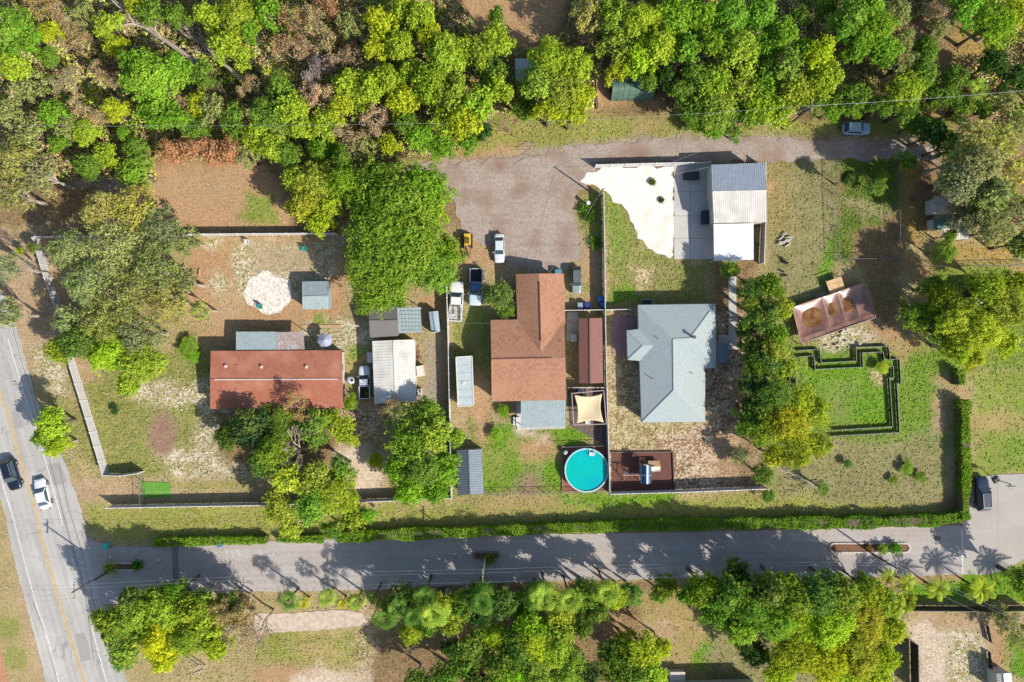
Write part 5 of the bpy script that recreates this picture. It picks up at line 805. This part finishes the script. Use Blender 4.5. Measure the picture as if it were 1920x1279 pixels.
# utility trailer under the tree
p = W(779, 866, .8); t = thing('utility_trailer', 'white open utility trailer half hidden by the lower green tree', 'trailer', (p.x, p.y, 0)); MB().box((p.x, p.y, .6), (2.6, 1.5, .12)).build('bed', flat((60, 56, 54)), t); mb = MB(); [mb.box((p.x + a, p.y + b, .8), (c_, d_, .35)) for a, b, c_, d_ in ((0, .75, 2.7, .12), (0, -.75, 2.7, .12), (-1.3, 0, .12, 1.38), (1.3, 0, .12, 1.38))]; mb.build('sides', WHITE, t); MB().beam((p.x + 1.35, p.y, .55), (p.x + 2.5, p.y, .5), .1).build('drawbar', DARKM, t)
for s in (-1, 1): MB().tube([(p.x, p.y + s * .85, .3), (p.x, p.y + s * 1.0, .3)], .3, 14).build('wheel', BLACK, t)
# yellow digger
p = W(876, 452, 1); t = thing('mini_digger', 'yellow compact loader with brown forks beside the big tree', 'loader', (p.x, p.y, 0)); yw = flat((238, 200, 60), .4); MB().box((p.x, p.y + .3, .75), (1.15, 1.9, .8), top=.8).build('body', yw, t); MB().box((p.x, p.y - .1, 1.4), (.9, .9, .5), top=.85).build('cab', yw, t); MB().box((p.x, p.y - .1, 1.68), (.7, .7, .04)).build('cab_grille', flat((120, 96, 40)), t)
for s in (-1, 1): MB().box((p.x + s * .62, p.y + .1, .35), (.25, 2.2, .6), top=.9).build('track', BLACK, t); MB().beam((p.x + s * .4, p.y - .4, .9), (p.x + s * .4, p.y - 2.4, .25), .16).build('fork', flat((128, 88, 60)), t)
# ---------------- pool, playground, tarp ----------------
c = W(1100, 882, 1.2); R0 = 41 * S * .9886; t = thing('swimming_pool', 'round turquoise above ground pool on a brown deck', 'pool', (c.x, c.y, 0)); n = 56; mb = MB()
ring = lambda r, z: [(c.x + r * math.cos(2 * math.pi * i / n), c.y + r * math.sin(2 * math.pi * i / n), z) for i in range(n)]
mb.add(ring(R0, 0) + ring(R0, 1.2), [(i, (i + 1) % n, (i + 1) % n + n, i + n) for i in range(n)]); mb.add(ring(R0 - .12, .02) + ring(R0 - .12, 1.2), [((i + 1) % n, i, i + n, (i + 1) % n + n) for i in range(n)]); mb.build('wall', flat((180, 210, 220)), t, True)
mb = MB(); mb.add(ring(R0 + .04, 1.22) + ring(R0 - .16, 1.22) + ring(R0 + .04, 1.14), [(i, (i + 1) % n, (i + 1) % n + n, i + n) for i in range(n)] + [(i + 2 * n, (i + 1) % n + 2 * n, (i + 1) % n, i) for i in range(n)]); mb.build('top_rail', flat((196, 226, 226)), t)
MB().add(ring(R0 - .12, 1.05), [tuple(range(n))]).build('water', mat('pool_water', A(0, 206, 188), A(0, 192, 182), .5, .12,  c3=A(0, 176, 196), sc3=.3, spec=.4, bump=.15), t)
p = W(1110, 848, 1.2); lad = MB(); [lad.box((p.x, p.y - .1 - k * .18, 1.25 - k * .1), (.75, .2, .06)) for k in range(4)]; [lad.tube([(p.x + s * .4, p.y + .5, .2), (p.x + s * .4, p.y + .35, 1.5), (p.x + s * .4, p.y - .3, 1.5), (p.x + s * .4, p.y - .6, .9)], .035, 6) for s in (-1, 1)]; lad.build('ladder', WHITE, t)
t = thing('pool_deck', 'brown timber deck square under the round pool', 'deck', W(1098, 880, 0)); P = [W(x, y, .12) for x, y in ((1053, 838), (1141, 836), (1142, 920), (1055, 922))]; MB().slab([P[3], P[2], P[1], P[0]], .14).build('boards', mat('brown_deck', A(170, 110, 84), A(146, 92, 70), 4, .8, .2, stretch=(.3, 4, 1)), t); mb = MB()
for a, b in zip(P, P[1:] + P[:1]): mb.beam(a + Vector((0, 0, .03)), b + Vector((0, 0, .03)), .12, .1)
mb.build('border', flat((176, 150, 120)), t)
p = W(1060, 848, .5); t = thing('pool_pump', 'grey pump drum on the pool deck corner', 'pump', (p.x, p.y, .12)); MB().cyl((p.x, p.y, .12), .36, .7, 16).build('drum', flat((120, 128, 140)), t); MB().cyl((p.x, p.y, .82), .3, .12, 16, 0, .2).build('cap', flat((200, 204, 210)), t)
mt_ = mat('play_mulch', A(128, 88, 76), A(106, 70, 60), 5, .95, .6); sheet('mulch_bed', [(1147, 848), (1260, 847), (1263, 918), (1148, 922)], .03, mt_)
t = thing('timber_border', 'dark timber border around the brown mulch playground', 'border', W(1205, 885, 0)); mb = MB(); P = [W(x, y, 0) for x, y in ((1146, 848), (1261, 847), (1264, 918))]
for a, b in zip(P, P[1:]): mb.beam(a + Vector((0, 0, .12)), b + Vector((0, 0, .12)), .14, .28)
mb.build('beams', flat((122, 92, 76)), t)
t = thing('play_tower', 'wooden play tower with blue and white striped canopy and slide', 'play tower', W(1212, 888, 0)); X0, X1, Y0, Y1 = W(1202, 0, 2.3).x, W(1220, 0, 2.3).x, W(0, 905, 2.3).y, W(0, 873, 2.3).y; xm = (X0 + X1) / 2
for x in (X0, X1):
    for y in (Y0 + .1, Y1 - .1): MB().beam((x, y, 0), (x, y, 2.2), .1).build('post', WOOD, t)
MB().box((xm, (Y0 + Y1) / 2, 1.25), (X1 - X0 + .1, Y1 - Y0, .08)).build('platform', WOOD, t); nb = 6
cols = [flat((60, 120, 160)), flat((234, 240, 244)), flat((30, 60, 92))]; mb = MB()
for i in range(nb):
    ta, tb = i / nb, (i + 1) / nb; f = lambda u: Vector((X0 - .12 + (X1 - X0 + .24) * u, 0, 2.9 - .65 * abs(u - .5) * 2)); a, b = f(ta), f(tb); ci = [0, 2, 0, 1, 0, 2][i]
    mb.add([(a.x, Y0 - .1, a.z), (b.x, Y0 - .1, b.z), (b.x, Y1 + .1, b.z), (a.x, Y1 + .1, a.z)], [(0, 1, 2, 3)], ci)
mb.build('canopy', cols, t)
MB().beam((X0 - .1, (Y0 + Y1) / 2 - .1, 2.45), (xm, (Y0 + Y1) / 2 - .1, 2.96), .05).beam((xm, (Y0 + Y1) / 2 - .1, 2.96), (X1 + .1, (Y0 + Y1) / 2 - .1, 2.45), .05).build('canopy_seam', WHITE, t)
a = W(1221, 880, 1.3); b = W(1238, 878, .15); sl_ = MB(); d = (b - a); u = Vector((0, .36, 0)); sl_.slab([a - u, b - u, b + u, a + u], .05); sl_.beam(a - u + Vector((0, 0, .08)), b - u + Vector((0, 0, .08)), .05, .16); sl_.beam(a + u + Vector((0, 0, .08)), b + u + Vector((0, 0, .08)), .05, .16); sl_.build('slide', flat((240, 226, 200)), t)
a = W(1206, 872, 1.25); l_ = MB(); [l_.beam((a.x + s * .4, a.y, 1.25), (a.x + s * .4, a.y + 1.1, .05), .08) for s in (-1, 1)]; [l_.beam((a.x - .4, a.y + k * .22, 1.25 - k * .24), (a.x + .4, a.y + k * .22, 1.25 - k * .24), .06) for k in range(5)]; l_.build('ladder', WOOD, t)
p0 = W(1226, 862, .7); mb = MB(); [mb.beam((p0.x + a_, p0.y - .6, 0), (p0.x + a_, p0.y - .6, 1.0), .08) for a_ in (-1, 1)]; mb.box((p0.x, p0.y - .6, .8), (1.8, .9, .06)); mb.build('side_table', WOOD, t)
bx = W(1168, 891, 2.1); mb = MB().beam((bx.x, bx.y, 2.1), (X0, bx.y, 2.1), .1); mb.build('swing_beam', flat((196, 168, 150)), t); mb = MB(); xa = bx.x + .5
for s in (-1, 1): mb.beam((xa, bx.y, 2.1), (xa - .1, bx.y + s * 1.25, 0), .09)
mb.beam((xa, bx.y - .6, 1.0), (xa, bx.y + .6, 1.0), .07); mb.build('swing_frame', flat((176, 140, 124)), t)
for k in range(2):
    xs = bx.x + 1.0 + k * .75; sw = MB().box((xs, bx.y, .45), (.42, .18, .04)).build('swing_seat', flat((60, 90, 140)), t); MB().beam((xs - .18, bx.y, .47), (xs - .18, bx.y, 2.06), .015).beam((xs + .18, bx.y, .47), (xs + .18, bx.y, 2.06), .015).build('chain', STEEL, sw)
# shade sail pergola
t = thing('pergola', 'thin pergola frame holding the shade sail by the fence', 'pergola', W(1101, 765, 0)); hp = 2.5; P = [W(x, y, hp) for x, y in ((1072, 738), (1132, 732), (1137, 795), (1076, 797))]; mb = MB()
for a, b in zip(P, P[1:] + P[:1]): mb.beam(a, b, .1, .12)
mb.build('beams', flat((206, 186, 170)), t)
for p in P: MB().beam((p.x, p.y, 0), (p.x, p.y, hp), .1).build('post', flat((206, 186, 170)), t)
P = [W(x, y, 2.4) for x, y in ((1076, 740), (1129, 738), (1132, 792), (1081, 794))]; nn = 16; mb = MB(); V_ = []
for i in range(nn + 1):
    for j in range(nn + 1):
        u, v = i / nn, j / nn; cv = .09; uu = u + (0.5 - u) * cv * 2 * math.sin(math.pi * v) * abs(2 * u - 1) ** 1.0; vv = v + (.5 - v) * cv * 2 * math.sin(math.pi * u) * abs(2 * v - 1); q = P[0].lerp(P[1], uu).lerp(P[3].lerp(P[2], uu), vv); V_.append((q.x, q.y, 2.42 - .35 * math.sin(math.pi * u) * math.sin(math.pi * v)))
mb.add(V_, [(i * (nn + 1) + j, i * (nn + 1) + j + 1, (i + 1) * (nn + 1) + j + 1, (i + 1) * (nn + 1) + j) for i in range(nn) for j in range(nn)])
o = mb.build('shade_sail', mat('cream_cloth', A(246, 222, 178), A(240, 214, 168), 2, .8, .05), None, True); tag(o, 'cream square shade sail stretched with curved edges', 'shade sail'); sm = o.modifiers.new('Solidify', 'SOLIDIFY'); sm.thickness = .01
sheet('paved_court', [(1064, 730), (1136, 729), (1140, 836), (1070, 800)], .035, mat('dark_court', A(128, 108, 100), A(104, 88, 84), 3, .9, .3))
for x, y, cl, lb in ((1089, 733, (190, 214, 236), 'pale blue round chair above the shade sail'), (1102, 791, (240, 236, 230), 'white chair under the lower edge of the shade sail'), (1134, 775, (226, 70, 150), 'pink garden chair right of the shade sail'), (570, 467, (40, 170, 160), 'teal plastic chair below the top white fence'), (462, 454, (236, 226, 224), 'white plastic chair in the top left yard'), (487, 575, (60, 160, 150), 'teal chair on the white sand circle')):
    p = W(x, y, .5); t = thing('chair', lb, 'chair', (p.x, p.y, 0)); m_ = flat(cl); MB().box((p.x, p.y, .42), (.65, .65, .06)).build('seat', m_, t); MB().box((p.x, p.y + .3, .7), (.65, .07, .55)).build('backrest', m_, t)
    for a in (-1, 1):
        MB().box((p.x + a * .33, p.y, .6), (.07, .6, .05)).build('armrest', m_, t)
        for b in (-1, 1): MB().beam((p.x + a * .3, p.y + b * .28, 0), (p.x + a * .28, p.y + b * .26, .4), .05).build('leg', m_, t)
# sagging tarp over arches
t = thing('tarp_shelter', 'pinkish brown tarp sagging over ribs with muddy puddles', 'tarp', W(1564, 590, 0)); zz = lambda x, y, h: W(1440 + x / 6.857, 500 + y / 6.857, h); he = 1.3
TLp, TRp, BRp, BLp = zz(310, 525, he), zz(1250, 205, he), zz(1385, 655, he), zz(430, 985, he); NU, NV = 90, 44; rb = [0, .42, .63, .82, 1.0]; V_ = []
def tz(u, v):
    k = max(i for i in range(4) if u >= rb[i]); a, b = rb[k], rb[k + 1]; s = (u - a) / (b - a); env = max(0, math.sin(math.pi * min(1, v / .86))) ** .7
    def rz(i): return he if i in (0, 4) else he - .1 - .22 * math.sin(math.pi * v)
    basz = rz(k) * (1 - s) + rz(k + 1) * s; dep = (.62, .42, .5, .35)[k]; return basz - dep * env * math.sin(math.pi * s) ** .75
for i in range(NU + 1):
    for j in range(NV + 1): u, v = i / NU, j / NV; bow = .035 * math.sin(math.pi * v) * (1 - abs(2 * u - 1)); q = TLp.lerp(TRp, min(1, u)).lerp(BLp.lerp(BRp, min(1, u)), v); V_.append((q.x, q.y, tz(u, v)))
mb = MB().add(V_, [(i * (NV + 1) + j, i * (NV + 1) + j + 1, (i + 1) * (NV + 1) + j + 1, (i + 1) * (NV + 1) + j) for i in range(NU) for j in range(NV)]); mb.build('tarp', mat('tarp_sheet', A(166, 122, 104), A(132, 94, 80), 1.1, .32, .1, spec=.6), t, True)
mud = mat('muddy_water', A(140, 98, 52), A(104, 66, 34), 1.2, .1, c3=A(160, 120, 80), sc3=.9)
for u, v, r, k in ((.22, .44, 2.1, 0), (.525, .4, 1.1, 1), (.725, .4, 1.3, 2)):
    q = TLp.lerp(TRp, u).lerp(BLp.lerp(BRp, u), v); z0 = tz(u, v) + (.24, .15, .2, .08)[k]; MB().add([(q.x + r * math.cos(a * math.pi / 16), q.y + r * math.sin(a * math.pi / 16), z0) for a in range(32)], [tuple(range(32))]).build('puddle', mud, t)
for i in (1, 2, 3): MB().tube([(lambda q: (q.x, q.y, tz(rb[i] + 1e-4, v / 12) - .05))(TLp.lerp(TRp, rb[i]).lerp(BLp.lerp(BRp, rb[i]), v / 12)) for v in range(13)], .045, 6).build('rib', STEEL, t)
fr = MB()
for a, b in ((TLp, TRp), (TRp, BRp), (BRp, BLp), (BLp, TLp)): fr.beam(a, b, .09, .1)
fr.build('frame', flat((190, 160, 130)), t)
for a, b in ((TLp, TRp), (BLp, BRp)):
    for k in range(4): p = a.lerp(b, k / 3); MB().beam((p.x, p.y, 0), (p.x, p.y, he - .05), .09).build('post', WOOD, t)
t = thing('timber_platform', 'pale plywood platform touching the top edge of the tarp', 'platform', zz(880, 240, 0)); P = [zz(x, y, .9) for x, y in ((745, 190), (940, 120), (1000, 310), (810, 375))]; MB().slab([P[3], P[2], P[1], P[0]], .06).build('deck', mat('plywood', A(236, 204, 150), A(204, 166, 118), 1.5, .8, .1), t)
for p in P: MB().beam((p.x, p.y, 0), (p.x, p.y, .84), .1).build('leg', WOOD, t)
MB().beam(P[0] + Vector((0, 0, .4)), P[1] + Vector((0, 0, .4)), .06, .1).build('rail', flat((60, 46, 36)), t)
t = thing('pallet', 'weathered pallet left of the plywood platform', 'pallet', zz(685, 380, 0)); P = [zz(x, y, .35) for x, y in ((600, 375), (770, 310), (790, 345), (630, 425))]; mb = MB()
for k in range(5): a = P[0].lerp(P[3], k / 4.); b = P[1].lerp(P[2], k / 4.); mb.beam(a, b, .13, .03)
mb.build('slats', mat('old_wood', A(190, 172, 146), A(160, 142, 118)), t); mb = MB(); [mb.beam(P[0].lerp(P[1], k) - Vector((0, 0, .1)), P[3].lerp(P[2], k) - Vector((0, 0, .1)), .1, .16) for k in (.03, .5, .97)]; mb.build('bearers', WOOD, t)
# umbrella
p = W(608, 638, 2.3); t = thing('patio_umbrella', 'faded blue grey patio umbrella beside the corrugated awnings', 'umbrella', (p.x, p.y, 0)); MB().tube([(p.x, p.y, 0), (p.x, p.y, 2.5)], .03, 8).build('pole', WHITE, t); mb = MB(); n = 8; r = 1.15; V_ = [(p.x, p.y, 2.55)]
for i in range(n): a = 2 * math.pi * i / n + .2; V_.append((p.x + r * math.cos(a), p.y + r * math.sin(a), 2.0))
for i in range(n): a = 2 * math.pi * (i + .5) / n + .2; V_.append((p.x + r * .86 * math.cos(a), p.y + r * .86 * math.sin(a), 2.05))
mb.add(V_, [(0, 1 + i, 9 + i) for i in range(n)] + [(0, 9 + i, 1 + (i + 1) % n) for i in range(n)]); mb.build('canopy', flat((172, 176, 196)), t); MB().cyl((p.x, p.y, 0), .3, .1, 14).build('base', DARKM, t)
# tank by red house, bins, hoop, manhole
p = W(657, 713, .8); t = thing('water_tank', 'white rounded tank with dark lid beside the red roofed house', 'tank', (p.x, p.y, 0)); MB().cyl((p.x, p.y, 0), .62, .7, 18).cyl((p.x, p.y, .7), .62, .2, 18, 0, .4).build('tank', flat((214, 216, 220)), t, True); MB().cyl((p.x + .25, p.y, .86), .22, .08, 14).build('lid', DARKM, t)
for x, y, cl, lb in ((1127, 561, (50, 120, 220), 'bright blue bin standing against the white divider fence'), (1131, 570, (60, 130, 214), 'second blue bin touching the white divider fence'), (1088, 573, (150, 170, 196), 'grey lidded bin above the thin white fence'), (1101, 573, (44, 48, 150), 'dark blue bin above the thin white fence'), (411, 1020, (40, 120, 220), 'blue bin at the lane edge by the leftmost hedge'), (196, 1025, (90, 200, 190), 'teal bin at the corner of lane and main road')):
    p = W(x, y, 1); t = thing('wheelie_bin', lb, 'bin', (p.x, p.y, .03)); m_ = flat(cl); MB().box((p.x, p.y, .53), (.62, .7, .92), top=1.12).build('body', m_, t); MB().box((p.x, p.y, 1.03), (.74, .84, .07)).build('lid', m_, t)
    for s in (-1, 1): MB().tube([(p.x + s * .3, p.y - .36, .12), (p.x + s * .36, p.y - .36, .12)], .11, 10).build('wheel', BLACK, t)
p = W(1876, 902, 1); t = thing('basketball_hoop', 'portable basketball hoop on the pale driveway', 'basketball hoop', (p.x, p.y, .03)); q = W(1897, 912, 3.2); MB().box((p.x, p.y, .18), (1.0, .8, .3), .5, top=.8).build('base', BLACK, t); MB().tube([(p.x, p.y, .3), (p.x + .4, p.y - .15, 2.6), (q.x - .3, q.y, 3.0)], .07, 8).build('pole', flat((110, 112, 118)), t); MB().box((q.x, q.y, 3.2), (1.25, .05, .85)).build('backboard', flat((200, 206, 214)), t); MB().tube([(q.x + .24 * math.cos(a * .524), q.y - .32 + .24 * math.sin(a * .524), 3.0) for a in range(13)], .02, 5).build('rim', flat((210, 90, 40)), t)
c = W(1757, 1009, 0); t = thing('manhole_cover', 'oval manhole cover near the right end of the lane', 'manhole cover', (c.x, c.y, .03)); e_ = lambda r: [(c.x + r * 1.0 * math.cos(a * math.pi / 12), c.y + r * .55 * math.sin(a * math.pi / 12)) for a in range(24)]; MB().prism(e_(.9), 0, .045).build('collar', flat((196, 186, 176)), t); MB().prism(e_(.62), 0, .052).build('lid', flat((104, 98, 94)), t)
t = thing('turf_mat', 'rectangle of bright green artificial turf inside the drive gate', 'turf mat', W(292, 918, 0)); P = [W(x, y, .04) for x, y in ((264, 903), (318, 905), (321, 933), (266, 934))]; MB().slab([P[3], P[2], P[1], P[0]], .05).build('mat', mat('artificial_turf', A(112, 172, 64), A(96, 156, 52), 8, .95, .3), t); mb = MB().beam(W(265, 923, .05), W(320, 922, .05), .1, .02); mb.build('seam', flat((170, 196, 120)), t)
# timber walkway, pavers, firewood, debris
t = thing('boardwalk', 'pale plank path left of the patio umbrella leading right', 'plank path', W(600, 612, 0)); mb = MB(); a = W(565, 612, .04); b = W(640, 611, .04); [mb.box((a.x + (b.x - a.x) * (k + .5) / 20, a.y, .02), (.26, .45, .05)) for k in range(20)]; mb.build('planks', mat('sunny_plank', A(214, 182, 138), A(196, 164, 122)), t)
for i, (x, y) in enumerate(((648, 617), (655, 621), (661, 627), (666, 634))):
    p = W(x, y, 0); o = MB().box((p.x, p.y, .02), (.55, .55, .06), .4 + i * .2).build('stepping_stone', flat((206, 198, 150))); tag(o, ORD[i + 1] * (i > 0) + ('first' if i == 0 else '') + ' pale stepping stone from the plank path end', 'stepping stone', 'stepping stones')
def logs(name, label, cat, px, py, n, L, r, ang, m_, spread=.5):
    p = W(px, py, 0); t = thing(name, label, cat, (p.x, p.y, 0)); rr = random.Random(int(px))
    for i in range(n):
        a = R_(ang + rr.uniform(-25, 25)); x = p.x + rr.gauss(0, spread); y = p.y + rr.gauss(0, spread); z = .1 + rr.random() * .25; l = L * rr.uniform(.6, 1.1) / 2; MB().tube([(x - math.cos(a) * l, y - math.sin(a) * l, z), (x + math.cos(a) * l, y + math.sin(a) * l, z)], r * rr.uniform(.7, 1.2), 6).build('log', m_, t)
logs('firewood_pile', 'firewood sticks against the right wall of the ribbed roof', 'firewood', 787, 668, 9, 1.3, .07, 80, mat('cutwood', A(196, 150, 120), A(160, 110, 84)), .4)
logs('branch_pile', 'cut branches heaped under the olive trees', 'branch pile', 296, 512, 9, 1.8, .09, 30, PBARK, .8); logs('branch_pile', 'grey cut logs right of the heap under the olive trees', 'branch pile', 345, 512, 5, 1.2, .13, 70, mat('tanlog', A(206, 170, 130), A(180, 140, 104)), .6); logs('branch_pile', 'pale fallen twigs at the bend of the gravel lane', 'branch pile', 985, 280, 10, 2.0, .03, 20, PBARK, .9); logs('branch_pile', 'dry branches beside the palm at the fallen log', 'branch pile', 1505, 915, 14, 2.2, .04, 10, PBARK, 1.2)
logs('scrap_pile', 'scattered white scrap beside the shed wall in the dry field', 'scrap', 1468, 449, 9, .9, .12, 20, flat((214, 206, 204)), .6); logs('scrap_pile', 'black scrap pieces in the dry field', 'scrap', 1470, 492, 5, .7, .14, -30, BLACK, .5); logs('scrap_pile', 'black scrap pieces lower in the dry field', 'scrap', 1474, 511, 4, .6, .1, -20, BLACK, .4)
logs('branch_pile', 'dead branches on the ground left of the lane bins', 'branch pile', 250, 1020, 7, 1.6, .04, 30, PBARK, 1.0); logs('rubble_pile', 'pale rubble heap below the tarp', 'rubble', 1570, 625, 24, .4, .15, 20, flat((220, 210, 196)), 1.3)
def fallen(label, pts, r, tw):
    P = [W(x, y, .5) for x, y in pts]; t = thing('fallen_tree', label, 'fallen tree', (P[0].x, P[0].y, 0)); MB().tube(P, [r * (1 - .6 * i / (len(P) - 1)) for i in range(len(P))], 7).build('trunk', PBARK, t); mb = MB(); rr = random.Random(len(label)); d = (P[-1] - P[0]).normalized()
    for i in range(tw):
        k = rr.uniform(.35, 1) * (len(P) - 1); q = P[int(k)].lerp(P[min(len(P) - 1, int(k) + 1)], k - int(k)); L = rr.uniform(1.6, 4.2); e = q + (d + Vector((rr.gauss(0, .6), rr.gauss(0, .6), rr.uniform(.1, .7)))).normalized() * L; limb(mb, q, e, r * .42, .04, 4, 4)
        for _ in range(2): limb(mb, q.lerp(e, .5), q.lerp(e, .5) + (d + Vector((rr.gauss(0, .8), rr.gauss(0, .8), rr.uniform(.1, .7)))).normalized() * L * .6, r * .22, .025, 3, 3)
    if tw: mb.build('branches', PBARK, t)
    return t
o = fallen('long dead pale tree lying through the top left wood', [(405, 148), (350, 108), (300, 75), (262, 52)], .42, 26); o.location.z += 4.0
for s, (x, y) in enumerate(((400, 145), (300, 75))): p = W(x, y, 4); MB().beam((p.x, p.y, -.0), (p.x, p.y, 4.3), .22).build('prop_branch', PBARK, o).location.z = -4.0
o = fallen('second dead pale tree lying right of the long dead tree', [(470, 165), (430, 130), (395, 100)], .3, 16); o.location.z += 3.5; p = W(430, 130, 4); MB().beam((p.x, p.y, 0), (p.x, p.y, 3.9), .2).build('prop_branch', PBARK, o).location.z = -3.5
fallen('bare straight pale log in the brush at the left', [(84, 245), (112, 257), (146, 270)], .17, 0); fallen('leaning dead log in the rough field by the short palm', [(1535, 915), (1500, 895), (1468, 876)], .24, 3); fallen('thin bare branch on the dirt by the left wood', [(100, 420), (70, 405)], .08, 3)
# ---------------- poles and wires ----------------
def pole(px, py, h, label, m_=None, arm=0, r=.15):
    p = W(px, py, h); t = thing('utility_pole', label, 'utility pole', (p.x, p.y, 0)); MB().tube([(p.x, p.y, -.1), (p.x, p.y, h)], [r, r * .7], 8).build('pole', m_ or mat('pole_wood', A(104, 94, 86), A(84, 74, 68)), t)
    if arm:
        a = MB().beam((p.x, p.y - 1.0, h - .5), (p.x, p.y + 1.0, h - .5), .12).build('crossarm', WOOD, t); [MB().cyl((p.x, p.y + s, h - .44), .06, .2, 8).build('insulator', GREYM, a) for s in (-.9, .9, .3)]
    MB().cyl((p.x + .3, p.y, h - 2), .22, .8, 10).build('transformer', GREYM, t) if arm == 2 else None
    return Vector((p.x, p.y, h))
A1 = pole(135, 1111, 9.2, 'tall dark pole at the left road island', arm=1); A2 = pole(905, 1081, 9.0, 'pale slim pole at the small oval island', flat((196, 204, 196)), 1, .12); A3 = pole(1684, 1067, 6.9, 'dark pole with pale tip below the long island', arm=1)
B1 = pole(1525, 198, 10.5, 'tall pale tipped pole at the top lane', arm=2); B2 = pole(1131, 354, 6.0, 'wooden pole at the corner of the white gravel yard')
def wire(a, b, sag, label, r=.013): tag(MB().tube([a.lerp(b, i / 16) - Vector((0, 0, sag * 4 * (i / 16) * (1 - i / 16))) for i in range(17)], r, 4).build('power_line', flat((170, 176, 182), .5)), label, 'cable', 'overhead cables')
V3 = Vector
wn = ['upper', 'middle', 'lower']
for k, dy in enumerate((.9, .4, -.9)):
    dz = V3((0, dy, -.25)); wire(A1 + dz, A2 + dz, 1.0, wn[k] + ' overhead cable along the left half of the lane'); wire(A2 + dz, A3 + dz, .8, wn[k] + ' overhead cable along the right half of the lane'); wire(A1 + dz, A1 + dz + V3((-24, -1.6 + dy, 0)), .5, wn[k] + ' overhead cable crossing the main road'); wire(A3 + dz, A3 + dz + V3((30, -14, 0)), .6, wn[k] + ' overhead cable leaving past the slim palms')
wire(B1, W(1960, 166, 9.5), .6, 'bright overhead cable from the top pole to the right edge', .022); wire(B1, W(1000, 228, 9), .6, 'thin overhead cable across the wood above the lane'); wire(W(1000, 228, 9), W(-30, 236, 9), .8, 'faint overhead cable over the top left wood'); wire(B1, B2, .8, 'overhead cable from the top pole to the corner pole'); wire(B2, W(1030, 512, 3.2), .4, 'overhead cable from the corner pole to the brown house'); wire(B2, W(1334, 312, 3.4), .4, 'overhead cable from the corner pole to the garage')
wire(W(838, 606, 3), W(922, 606, 3), .2, 'short cable from divider fence to the brown house')
p = W(1103, 381, 1.2); t = thing('bollard', 'white topped post in the weeds beside the corner pole', 'bollard', (p.x, p.y, 0)); MB().cyl((p.x, p.y, 0), .2, 1.3, 12).build('shaft', flat((110, 110, 112)), t); MB().cyl((p.x, p.y, 1.3), .3, .2, 12).build('cap', WHITE, t)
p = W(366, 1262, 2.4); t = thing('swing_frame', 'white and dark post frame at the bottom left', 'post frame', (p.x, p.y, 0)); [MB().beam((p.x + s, p.y, 0), (p.x + s, p.y, 2.4), .12).build('post', WHITE, t) for s in (-.5, .5)]; MB().beam((p.x - 1.4, p.y - .3, 2.3), (p.x + 1.2, p.y + .6, 2.4), .1).build('arm', flat((70, 60, 66)), t)
# brush on the wood floor
n = 420000; x = nrng.uniform(-80, 80, n); y = nrng.uniform(24, 54, n); ppx = x / S + 960; ppy = 639.5 - y / S
wood_m = inpoly(x, y, [(-60, -60), (1980, -60), (1980, 230), (1800, 215), (1560, 205), (1440, 225), (1260, 205), (1230, 140), (1130, 100), (1110, 210), (930, 215), (860, 285), (740, 300), (480, 305), (290, 300), (300, 345), (160, 420), (60, 430), (-60, 420)]) & ~inpoly(x, y, [(810, -60), (1090, -60), (1060, 60), (1000, 100), (900, 60)]) & ~inpoly(x, y, [(1640, 40), (1850, 30), (1860, 110), (1660, 170)])
dn = fbm(x, y, 4.0, 41) + .5; keep = wood_m & (nrng.random(n) < np.clip(dn * 1.6, 0, 1)); x, y, dn = x[keep], y[keep], dn[keep]; n = len(x); hh_ = np.clip((fbm(x, y, 2.2, 44) + .42) * 3.2, .15, 2.6) * nrng.uniform(.55, 1, n)
me = quads('brush', np.stack([x, y, hh_], 1), nrng.normal(size=(n, 3)) * .8 + [0, 0, .7], nrng.uniform(.14, .3, n), np.stack([nrng.random(n)] * 3, 1), [], 1.8)
pc = np.array([LC(c) for c in ((150, 168, 60), (104, 150, 48), (176, 150, 104), (150, 130, 84), (190, 180, 140), (180, 190, 60))]); kk = np.clip(((fbm(x, y, 3.0, 51) + .5) * 1.3 - .15) * 6 + nrng.normal(size=n) * .9, 0, 5.99).astype(int); col = pc[kk] * nrng.uniform(.55, 1.15, n)[:, None]
at = me.attributes.new('tc', 'FLOAT_COLOR', 'FACE'); at.data.foreach_set('color', np.concatenate([col, np.ones((n, 1))], 1).astype(np.float32).ravel()); me.materials.append(tm); o = bpy.data.objects.new('undergrowth', me); C.objects.link(o); tag(o, 'tangled low undergrowth covering the wood floor', 'undergrowth', kind='stuff')
